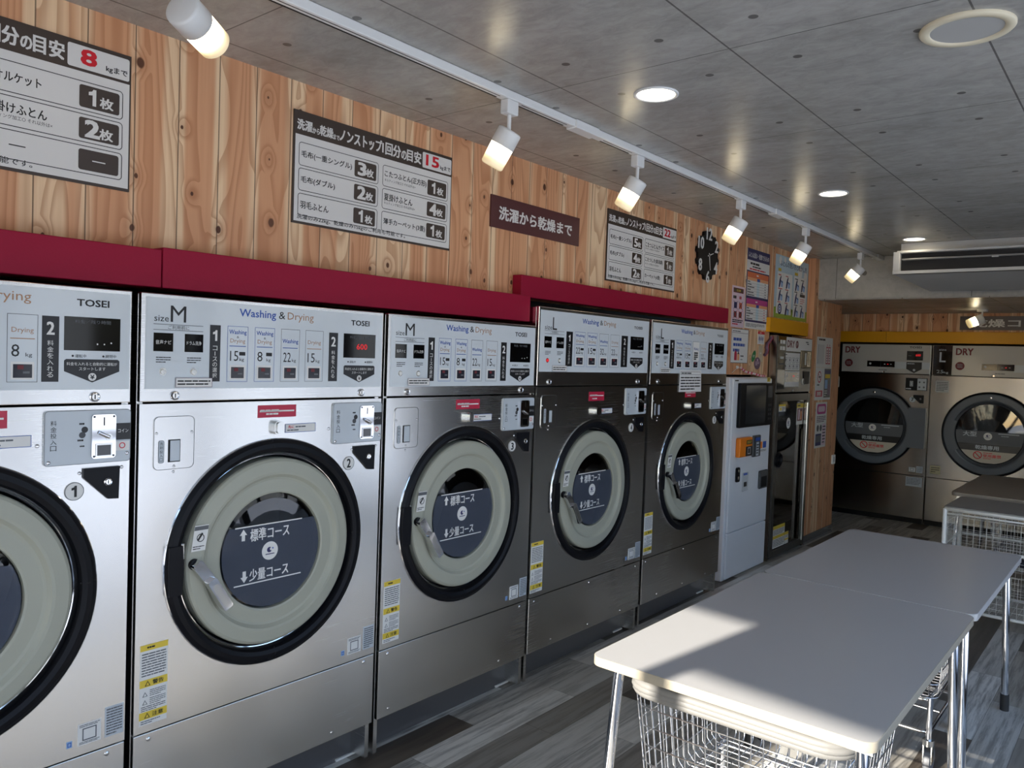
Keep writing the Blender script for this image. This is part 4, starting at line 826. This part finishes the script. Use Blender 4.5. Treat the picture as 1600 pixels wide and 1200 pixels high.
b = MB(-.001); b.rect(.10, 1.18, .245, 1.238, PAPER, 1); b.rect(.10, 1.222, .245, 1.238, YLAB, 2); b.rect(.12, 1.19, .16, 1.212, YLAB, 2); b.lines(.17, 1.185, .235, 1.215, 3, INK, 2, .4); b.build('warning_label', dd)
b = MB(-.001); b.rect(.503, 1.06, .657, 1.236, PAPER, 1); b.rect(.503, 1.20, .657, 1.236, YLAB, 2); b.lines(.52, 1.208, .64, 1.228, 1, INK, 3, .6); b.rect(.52, 1.09, .64, 1.195, DRYRED, 2); b.rect(.545, 1.10, .575, 1.185, PINKP, 3); b.rect(.595, 1.10, .62, 1.17, PALEO, 3); b.build('warning_label', dd)
b = MB(-.001); b.rect(.10, .08, .355, .260, PAPER, 1); b.rect(.10, .232, .355, .260, YLAB, 2); b.rect(.10, .155, .355, .180, YLAB, 2); b.lines(.11, .185, .345, .228, 4, INK, 2, .4); b.lines(.11, .09, .345, .15, 5, INK, 2, .4); b.build('warning_label', dd)
b = MB(-.001); b.rect(.36, .08, .445, .180, PAPER, 1); b.rect(.36, .155, .445, .180, YLAB, 2); b.rect(.36, .11, .445, .125, YLAB, 2); b.lines(.37, .13, .435, .152, 2, INK, 2, .4); b.build('warning_label', dd)
b = MB(); b.lathe([(.30, .06), (.28, .10), (.28, .55), (.05, .58), (.001, .58)], .39, .95, DRUM, 40); b.lathe([(.30, .06), (.30, .055), (.24, .055), (.24, .06), (.28, .1)], .39, .95, GREYD, 40); b.build('drum', dt)
b = MB(); b.box(.03, .76, .06, .66, .05, .55, GREYD); b.build('lower_chamber', dt)

# ------------------------------------------------------------------ round-door dryers in the corner
def make_dryer(x0, num, label, kg25):
    w = 1.036; cx, cz = .53, .957; t = thing('tumble_dryer', label, 'dryer', (x0, 8.75, 0), 0.0, 'round door dryers on the back wall')
    b = MB(); b.box(.002, .02, .02, .9, 0, 1.805, STEEL_DIM); b.box(w - .02, w - .002, .02, .9, 0, 1.805, STEEL_DIM); b.box(.02, w - .02, .88, .9, 0, 1.805, GAP); b.box(.02, w - .02, .02, .9, 1.785, 1.805, GAP); b.box(.02, w - .02, .022, .06, .45, .50, GAP); b.build('cabinet', t)
    b = MB(); b.box(.004, w - .004, .012, .05, 0, .05, BLACK); b.build('plinth', t)
    b = MB(); b.box(.003, w - .003, 0, .022, 1.509, 1.808, STEEL_DIM, .003); b.rect(.012, 1.513, .180, 1.804, GLOSSBLK, 1); b.rect(.180, 1.513, w - .006, 1.804, mat('dryer_panel_white', (186, 184, 180), .12), 1)
    b.txt('size', .060, 1.752, .125, 1.772, COINP, 2); b.txt('L', .070, 1.640, .120, 1.735, COINP, 2, .02); b.txt('25', .048, 1.528, .108, 1.560, COINP, 2); b.txt('kg', .112, 1.522, .152, 1.548, COINP, 2)
    b.txt('DRY', .212, 1.714, .358, 1.778, DRYRED, 2, .035); b.disc(.250, 1.606, .040, DRYRED, 2, 28)
    for i in range(3): b.tube([(.226 + j * .006, -.0022, 1.592 + i * .014 + .004 * math.sin(j * 1.57)) for j in range(9)], .002, COINP, 4)
    b.rect(.435, 1.572, .704, 1.633, GLOSSBLK, 2); b.disc(.465, 1.604, .011, COINP, 3, 14); b.rect(.566, 1.575, .569, 1.63, DGREY, 3)
    for i in range(3): b.rect(.60 + i * .03, 1.598, .612 + i * .03, 1.606, LEDR if i == 1 else COINP, 3)
    b.lines(.55, 1.536, .70, 1.548, 1, INKG, 2, .6); b.rect(.70, 1.56, w - .01, 1.63, COINP, 2)
    b.txt('TOSEI', .834, 1.770, .944, 1.790, INK, 2, .03); b.rect(.812, 1.648, .962, 1.742, GLOSSBLK, 2); b.txt('600', .895, 1.690, .94, 1.712, LEDR, 3, .02); b.lines(.825, 1.69, .88, 1.70, 1, INKG, 3, .6)
    b.pl([(.812, 1.56), (.886, 1.520), (.955, 1.56), (.955, 1.630), (.812, 1.630)], BLKM, 3); b.lines(.82, 1.606, .945, 1.622, 1, COINP, 4, .5); b.disc(.886, 1.55, .012, COINP, 4, 16); cp = b.build('control_panel', t); lock(cp, .54 if kg25 else .60, 1.52, 'panel_lock', .012)
    b = MB(); hole_plate(b, .003, w - .003, .486, 1.503, cx, cz, .36, 0, .022, STEEL_DIM); b.build('front_panel', t)
    b = MB(); b.box(.003, w - .003, 0, .022, .05, .480, STEEL_DIM, .003); b.build('service_panel', t)
    b = MB(); b.lathe([(.408, 0), (.408, -.02), (.400, -.026), (.392, -.022), (.388, -.01)], cx, cz, BLACK, 80)
    b.build('door_gasket', t)
    b = MB(); b.lathe([(.390, 0), (.390, -.030), (.382, -.038), (.330, -.040), (.318, -.036), (.312, -.020), (.300, -.016), (.292, -.014), (.287, .01)], cx, cz, GREYR, 80, [GREYD, GREYR, GREYR, GREYR, GREYR, GREYD, GREYD, BLACK])
    b.lathe([(.345, -.036), (.345, -.046), (.290, -.046), (.286, -.03)], cx, cz, GREYR, 14, None, math.radians(158), math.radians(212))
    b.prism(list((cx + .29 * math.cos(a), cz + .29 * math.sin(a)) for a in [math.radians(-42 + 84 * i / 10) for i in range(10, -1, -1)])[::-1][:0] + [(.855, .765), (1.02, .765), (1.02, 1.170), (.862, 1.170)], -.046, -.004, GREYR)
    b.disc(cx - .0, cz + .355, .014, SATIN, 0); dr = b.build('door', t)
    q = MB(); q.lathe([(.012, -.038), (.012, -.044), (.001, -.046)], cx, cz + .352, SATIN, 14); q.build('door_bolt', dr)
    b = MB(); b.lathe([(.288, .004), (.15, -.002), (.0005, -.004)], cx, cz, SGLASS, 60); b.front = -.0055
    def band(za, zb, mt, L):
        rr = .282; a0 = math.asin(max(-.999, (za - cz) / rr)); a1 = math.asin((zb - cz) / rr); arc = [a0 + (a1 - a0) * i / 10 for i in range(11)]
        b.pl([(cx + rr * math.cos(a), cz + rr * math.sin(a)) for a in arc] + [(cx - rr * math.cos(a), cz + rr * math.sin(a)) for a in reversed(arc)], mt, L)
    band(.860, .985, mat('print_grey', (92, 95, 100), .5), 0); band(.795, .860, BLKM, 0); band(.680, .795, mat('print_beige', (200, 192, 176), .5), 0)
    b.txt('大型', cx - .22, .930, cx - .105, .977, COINP, 2, .02); door_logo(b, cx - .01, .938, .036, 2); b.rect(cx + .075, .966, cx + .245, .974, COINP, 2); b.lines(cx + .1, .943, cx + .215, .955, 1, COINP, 2, .5); b.txt('乾燥専用', cx - .11, .810, cx + .085, .850, COINP, 2, .02)
    b.annulus(cx - .088, .752, .030, .038, INKR, 2, 24); b.bar(cx - .112, .776, cx - .064, .728, .008, INKR, 2); b.txt('使用厳禁', cx - .042, .735, cx + .108, .766, INKR, 2, .02); b.lines(cx - .04, .772, cx + .1, .782, 1, INKR, 2, .6); b.lines(cx - .04, .72, cx + .08, .729, 1, INKR, 2, .6); b.build('door_glass', dr)
    b = MB(); b.lathe([(.30, .03), (.35, .06), (.35, .7), (.05, .74), (.001, .74)], cx, cz, mat('dark_drum', (70, 70, 72), .4, .8), 48); b.build('drum', t)
    b = MB(-.008); b.box(.815, 1.015, -.008, 0, 1.345, 1.470, BLACK, .003); b.rect(.925, 1.35, 1.008, 1.465, COINP, 1); b.rect(.855, 1.385, .885, 1.44, COINP, 1); b.frame(.86, 1.39, .88, 1.435, .003, INK, 2); b.lines(.82, 1.352, .91, 1.37, 1, COINP, 1, .6)
    for i in range(4): b.disc(.945 + .04 * (i % 2), 1.38 + .05 * (i // 2), .009, INKG, 2, 12)
    b.build('coin_panel', t)
    b = MB(); b.prism([(.955, 1.218), (.990, 1.218), (.990, 1.300), (.893, 1.300), (.893, 1.275)], -.007, 0, BLACK); kp = b.build('cash_box_cover', t); lock(kp, .962, 1.262, 'cover_lock', .010, -.007)
    b = MB(-.001); b.prism(ring(.885, 1.252, .028, 24), -.001, 0, COINP); b.txt(num, .875, 1.235, .895, 1.27, INK, 1, .03); b.build('number_badge', t)
    b = MB(-.001); b.rect(.045, 1.34, .165, 1.455, mat('pale_label', (188, 188, 186), .5), 1, .012); b.lines(.055, 1.35, .155, 1.445, 6, INKG, 2, .45, 3); b.build('paper_notice', t)
    if kg25:
        b = MB(-.001); b.rect(.035, .523, .128, .606, mat('kraft_label', (186, 176, 140), .5), 1); b.lines(.045, .535, .12, .595, 3, SBROWN, 2, .4); b.build('warning_label', t)
    b = MB(-.001); b.rect(.885, .520, .945, .565, PAPER, 1); b.frame(.90, .528, .93, .556, .003, INKG, 2); b.rect(.955, .515, 1.012, .58, COINP, 1); b.lines(.96, .52, 1.008, .575, 6, INKG, 2, .4); b.build('rating_label', t)
    b = MB(-.001); b.rect(.862, .372, 1.012, .466, COINP, 1); b.lines(.87, .39, 1.0, .46, 5, INKG, 2, .4); b.build('rating_label', t)
    return t
make_dryer(-.585, '7', 'dark reflecting round-door dryer in the corner behind the wood pier', False)
make_dryer(.458, '8', 'bright silver round-door dryer on the back wall', True)

# ------------------------------------------------------------------ ceiling: track lights, downlights, speaker, air conditioner
b = MB(); b.box(.371, .409, -2.0, 6.93, ZC - .030, ZC - .0005, WHITE, .003)
for ya, yb in ((-1.9, .90), (1.02, 2.10), (2.22, 2.50), (2.76, 2.99), (3.11, 4.10), (4.23, 4.58), (4.80, 5.14), (5.26, 6.44), (6.56, 6.80)): b.box(.375, .382, ya, yb, ZC - .0306, ZC - .029, GAP); b.box(.394, .397, ya, yb, ZC - .0306, ZC - .029, GAP)
for y in (2.62, 4.7, 6.9): b.box(.364, .416, y - .08, y + .08, ZC - .034, ZC - .001, WHITE, .002)
tag(b.build('lighting_track'), 'long white lighting track along the ceiling', 'lighting track')
def spot(x, y, ztop, d, label, base=False, zj=.115):
    t = thing('track_spotlight', label, 'spotlight', (x, y, ztop), 0, 'white spotlights with frosted glass')
    q = MB()
    if base: q.cyl((0, 0, -.022), (0, 0, -.0005), .045, WHITE, n=24)
    else: q.box(-.018, .018, -.030, .030, -.050, -.0005, WHITE, .004)
    q.build('track_adapter', t)
    q = MB(); q.cyl((0, 0, -zj), (0, 0, -.02), .0075, WHITE, n=12); q.build('stem', t)
    d = Vector(d).normalized(); rot = d.to_track_quat('-Z', 'Y').to_euler()
    q = MB(); R = .044
    def vl(prof, mt):
        n = 32; k = len(prof); q.add([(r * math.cos(2 * PI * i / n), r * math.sin(2 * PI * i / n), z) for r, z in prof for i in range(n)], [(a * n + i, a * n + (i + 1) % n, (a + 1) * n + (i + 1) % n, (a + 1) * n + i) for a in range(k - 1) for i in range(n)], mt, True)
    vl([(.0005, .012), (R - .006, .012), (R - .001, .009), (R, .004), (R, -.048), (R - .003, -.050)], WHITE); q.build('lamp_head', t, (0, 0, -zj), rot)
    q = MB(); vl([(R - .002, -.046), (R - .002, -.122), (R - .006, -.127), (R - .012, -.129), (.0005, -.130)], LGLASS); q.build('glass_shade', t, (0, 0, -zj), rot)
    return t
LB = {2.16: 'track spotlight above the maroon sign and machine 3', 3.05: 'track spotlight just above the load guide sign with red 22', 4.165: 'track spotlight right of the wall clock', 5.2: 'track spotlight in front of the washing steps poster'}
spot(.39, .955, ZC - .03, (-.408, .875, -.26), 'nearest track spotlight, cut by the top edge, aimed along the wall')
for y, lb in LB.items(): spot(.39, y, ZC - .03, (-.46, -.16, -.87), lb)
spot(.37, 6.5, ZC - .03, (-.66, -.1, -.75), 'last track spotlight, in front of the pale concrete beam')
spot(.94, 8.32, 2.127, (-.86, -.30, -.42), 'single ceiling spotlight in front of the taupe sign', True, .085)
def downlight(x, y, label):
    t = thing('downlight', label, 'ceiling light', (x, y, ZC), 0, 'round recessed ceiling lights'); n = 40
    q = MB(); prof = [(.078, 0), (.078, -.004), (.074, -.006), (.0665, -.004), (.0665, -.0015)]
    q.add([(r * math.cos(2 * PI * i / n), r * math.sin(2 * PI * i / n), z) for r, z in prof for i in range(n)], [(a * n + i, a * n + (i + 1) % n, (a + 1) * n + (i + 1) % n, (a + 1) * n + i) for a in range(len(prof) - 1) for i in range(n)], WHITE, True); q.build('trim_ring', t)
    q = MB(); q.add([(.0668 * math.cos(2 * PI * i / n), .0668 * math.sin(2 * PI * i / n), -.0018) for i in range(n)], [tuple(range(n - 1, -1, -1))], DOWNG); q.build('diffuser', t)
downlight(.808, 2.456, 'lit round downlight nearest the camera, above the maroon sign')
downlight(.820, 4.362, 'lit round downlight, middle one of three on the ceiling')
downlight(.827, 6.14, 'lit round downlight close to the air conditioner')
t = thing('ceiling_speaker', 'round unlit ceiling speaker with beige ring and grey grille', 'speaker', (1.766, 2.440, ZC), 0); n = 56
q = MB(); prof = [(.116, 0), (.116, -.006), (.112, -.010), (.092, -.010), (.089, -.006)]
q.add([(r * math.cos(2 * PI * i / n), r * math.sin(2 * PI * i / n), z) for r, z in prof for i in range(n)], [(a * n + i, a * n + (i + 1) % n, (a + 1) * n + (i + 1) % n, (a + 1) * n + i) for a in range(len(prof) - 1) for i in range(n)], SPKW, True); q.build('ring', t)
q = MB(); q.add([(.0895 * math.cos(2 * PI * i / n), .0895 * math.sin(2 * PI * i / n), -.006) for i in range(n)], [tuple(range(n - 1, -1, -1))], SPKG); q.build('grille', t)
t = thing('air_conditioner', 'white ceiling-hung air conditioner with black louvre slot', 'air conditioner', (.68, 6.2, 2.24), 0); L = 1.75
AC = mat('ac_white', (214, 212, 206), .4); ACG = mat('ac_grey_inside', (24, 24, 26), .5)
b = MB()
b.prism([(0, .0), (L, .0), (L, .022), (0, .022)], 0, .05, AC); b.box(0, .045, 0, .05, .022, .160, AC, .003); b.box(L - .045, L, 0, .05, .022, .160, AC, .003); b.box(.045, L - .045, 0.0, .05, .150, .165, AC, .003)
b.box(.01, L - .01, .05, .70, .02, .16, AC); b.box(.04, L - .04, .045, .06, .02, .155, ACG)
b.prism([(.02, .160), (L - .02, .160), (L - .02, .236), (.02, .236)], .13, .70, AC); b.box(.02, L - .02, .02, .70, .158, .170, AC)
b.add([(0, .0, 0), (L, .0, 0), (L, .05, 0.0), (0, .05, 0.0), (.13, .62, -.075), (L - .1, .62, -.075), (L - .1, .72, -.06), (.13, .72, -.06), (0, .70, .03), (L, .70, .03)], [(0, 3, 2, 1), (3, 4, 5, 2), (4, 7, 6, 5), (3, 8, 7, 4), (2, 5, 6, 9), (8, 9, 6, 7)], AC)
b.build('casing', t)
b = MB(); b.box(.055, L - .055, .012, .044, .100, .112, mat('ac_louvre', (150, 149, 145), .4), .004); b.box(.62, .66, .006, .014, .094, .102, WHITE); b.build('louvre', t)

# ------------------------------------------------------------------ work tables
ZT = .711
def table(x0, x1, y0, y1, zt, label, top=TABLE, edge=TEDGE, lx=(.045, .045)):
    t = thing('work_table', label, 'table', (x0, y0, 0), 0, 'work tables'); w, d = x1 - x0, y1 - y0
    o = rrect(0, 0, w, d, .035, 6); b = MB(); b.zprism(o, zt - .026, zt, top, .0018, 3, edge); b.build('tabletop', t)
    b = MB()
    for y in (.13, d - .13): b.box(.06, w - .06, y - .015, y + .015, zt - .056, zt - .027, CHROME, .003)
    for x in (.08, w - .08): b.box(x - .012, x + .012, .13, d - .13, zt - .052, zt - .029, CHROME)
    b.build('under_frame', t)
    for sx in (0, 1):
        for sy in (0, 1):
            x = .05 if sx == 0 else w - .05; y = .09 if sy == 0 else d - .09; ox = -.045 if sx == 0 else .02; oy = -.02 if sy == 0 else .03
            b = MB(); b.tube([(x, y, zt - .029), (x + ox * .12, y + oy * .12, zt - .08), (x + ox, y + oy, .03)], .0155, CHROME, 18); lg = b.build('leg', t)
            q = MB(); q.prism([(-.03, 0), (.03, 0), (.022, .03), (-.022, .03)], -.02, .02, SATIN); q.build('leg_bracket', lg, (x, y, zt - .058))
            q = MB(); q.tube([(x + ox * .93, y + oy * .93, .075), (x + ox, y + oy, 0.0)], .0185, RUBBER, 16); q.build('foot', lg)
    return t
table(1.013, 1.770, 1.855, 3.098, ZT, 'pale work table nearest the camera, sunlit at its front edge')
table(1.015, 1.772, 3.1025, 4.292, ZT, 'pale work table in the middle, pushed against the sunlit one', edge=TABLE)
table(1.136, 1.95, 6.19, 7.49, ZT, 'brown-grey work table at the back, before the silver dryer', TBROWN, TBROWN)

# ------------------------------------------------------------------ chrome laundry carts
def cart(x0, x1, y0, y1, label):
    t = thing('laundry_cart', label, 'laundry cart', ((x0 + x1) / 2, (y0 + y1) / 2, 0), 0, 'chrome wire laundry carts'); w, d = (x1 - x0) / 2, (y1 - y0) / 2
    zt, zb = .625, .30
    def loop(sx, sy, z, r=.05): return [(x, y, z) for x, y in rrect(-sx, -sy, sx, sy, r, 5)]
    b = MB(); n_ = 0
    def at(z): f = (z - zb) / (zt - zb); return w * (.88 + .10 * f), d * (.88 + .10 * f)
    for z in (.61, .575, .52, .465, .41, .355, .30): b.tube(loop(*at(z), z), .0024, WIRE, 6, True)
    for i in range(17):
        x = -1 + 2 * (i + .5) / 17
        wb, db = at(zb); wt_, dt_ = at(zt); pts = [(x * wt_ * .95, -dt_, zt), (x * wb * .95, -db, zb + .02), (x * wb * .95, -db + .02, zb), (x * wb * .95, db - .02, zb), (x * wb * .95, db, zb + .02), (x * wt_ * .95, dt_, zt)]; b.tube(pts, .0021, WIRE, 5)
    for i in range(15):
        y = -1 + 2 * (i + .5) / 15; wb, db = at(zb); wt_, dt_ = at(zt)
        b.tube([(-wt_, y * dt_ * .95, zt), (-wb, y * db * .95, zb + .02), (-wb + .02, y * db * .95, zb), (wb - .02, y * db * .95, zb), (wb, y * db * .95, zb + .02), (wt_, y * dt_ * .95, zt)], .0021, WIRE, 5)
    b.build('wire_basket', t)
    b = MB()
    for z, rr in ((.640, .013), (.618, .013)): b.tube(loop(w, d, z, .075), rr, BUMP, 10, True)
    b.tube(loop(w + .003, d + .003, .629, .075), .012, BUMP, 8, True); b.build('bumper_rim', t)
    b = MB(); fw, fd = w * .80, d * .80
    b.tube(loop(fw, fd, .285, .03), .008, CHROME, 10, True); b.tube(loop(fw, fd, .16, .03), .008, CHROME, 10, True)
    for sx in (-1, 1):
        for sy in (-1, 1): b.tube([(sx * fw, sy * fd, .13), (sx * fw, sy * fd, .30)], .011, CHROME, 12)
    b.tube([(-fw, 0, .16), (fw, 0, .16)], .007, CHROME, 8)
    b.build('base_frame', t)
    for sx in (-1, 1):
        for sy in (-1, 1):
            x, y = sx * fw, sy * fd; q = MB(); q.cyl((x, y, .112), (x, y, .135), .020, SATIN, n=14); q.box(x - .016, x - .012, y - .012, y + .035, .045, .115, SATIN); q.box(x + .012, x + .016, y - .012, y + .035, .045, .115, SATIN); c = q.build('caster', t)
            q = MB(); q.cyl((x - .0115, y + .022, .050), (x + .0115, y + .022, .050), .050, RUBG, n=28); q.cyl((x - .0125, y + .022, .050), (x + .0125, y + .022, .050), .018, SATIN, n=16); q.build('wheel', c)
    return t
cart(1.095, 1.690, 1.93, 2.53, 'chrome wire laundry cart with grey rim under the nearest table')
cart(1.08, 1.660, 3.28, 3.88, 'chrome wire laundry cart under the middle table')
cart(1.32, 1.92, 6.45, 7.05, 'chrome wire laundry cart under the brown-grey back table')

# ------------------------------------------------------------------ white wire rack and what lies in it
rt = thing('wire_rack', 'white tubular wire rack with grey top behind the middle table', 'rack', (1.225, 5.45, 0), 0); RW, RD = .86, .52
b = MB()
for x in (0.0, RW):
    for y in (0.0, RD): b.tube([(x + .012, y + .012, .0), (x + .012, y + .012, .70)], .0125, WPAINT, 12)
for z, r in ((.698, .012), (.672, .006), (.475, .0085), (.09, .0085)):
    b.tube([(.012, .012, z), (RW - .012, .012, z), (RW - .012, RD - .0, z), (.012, RD - .0, z)], r, WPAINT, 8, True)
b.build('frame', rt)
b = MB(); b.zprism(rrect(.006, .006, RW + .018, RD + .018, .02, 4), .702, .716, mat('grey_shelf', (132, 130, 126), .45), .003); b.build('top_board', rt)
def basket(z0, z1):
    q = MB(); n = 24
    for i in range(n): x = .03 + (RW - .06) * i / (n - 1); q.tube([(x, .018, z1), (x, .018, z0), (x, RD - .018, z0), (x, RD - .018, z1)], 0.0012, WPAINT, 4)
    for i in range(15): y = .02 + (RD - .04) * i / 14; q.tube([(.025, y, z1), (.025, y, z0), (RW - .01, y, z0), (RW - .01, y, z1)], 0.0012, WPAINT, 4)
    k = max(2, int((z1 - z0) / .034))
    for i in range(k + 1):
        z = z0 + (z1 - z0) * i / k; q.tube([(.022, .014, z), (RW - .006, .014, z), (RW - .006, RD - .012, z), (.022, RD - .012, z)], 0.0012, WPAINT, 4, True)
    q.build('wire_basket', rt)
basket(.39, .655); basket(.10, .34)
b = MB(); b.tube([(0, 0, 0), (.07, .004, .004), (.14, -.004, -.002), (.16, 0, 0)], .021, MAG, 12); tag(b.build('cloth_roll', None, (1.30, 5.56, .4135)), 'magenta roll lying in the white wire rack', 'cloth roll')
b = MB(); b.zprism(rrect(-.13, -.07, .13, .07, .03, 5), 0, .05, mat('navy_cloth', (36, 38, 54), .7), .02, 4); tag(b.build('folded_cloth', None, (1.60, 5.60, .3915)), 'dark folded cloth in the white wire rack', 'cloth')
b = MB(); b.tube([(0, 0, 0), (0, 0, .055), (0, 0, .07), (0, 0, .085)], .022, PALEB, 14); b.cyl((0, 0, .085), (0, 0, .105), .012, WHITE, n=12); tag(b.build('spray_bottle', None, (1.70, 5.495, .3915)), 'pale blue bottle beside dark cloth in the wire rack', 'bottle')
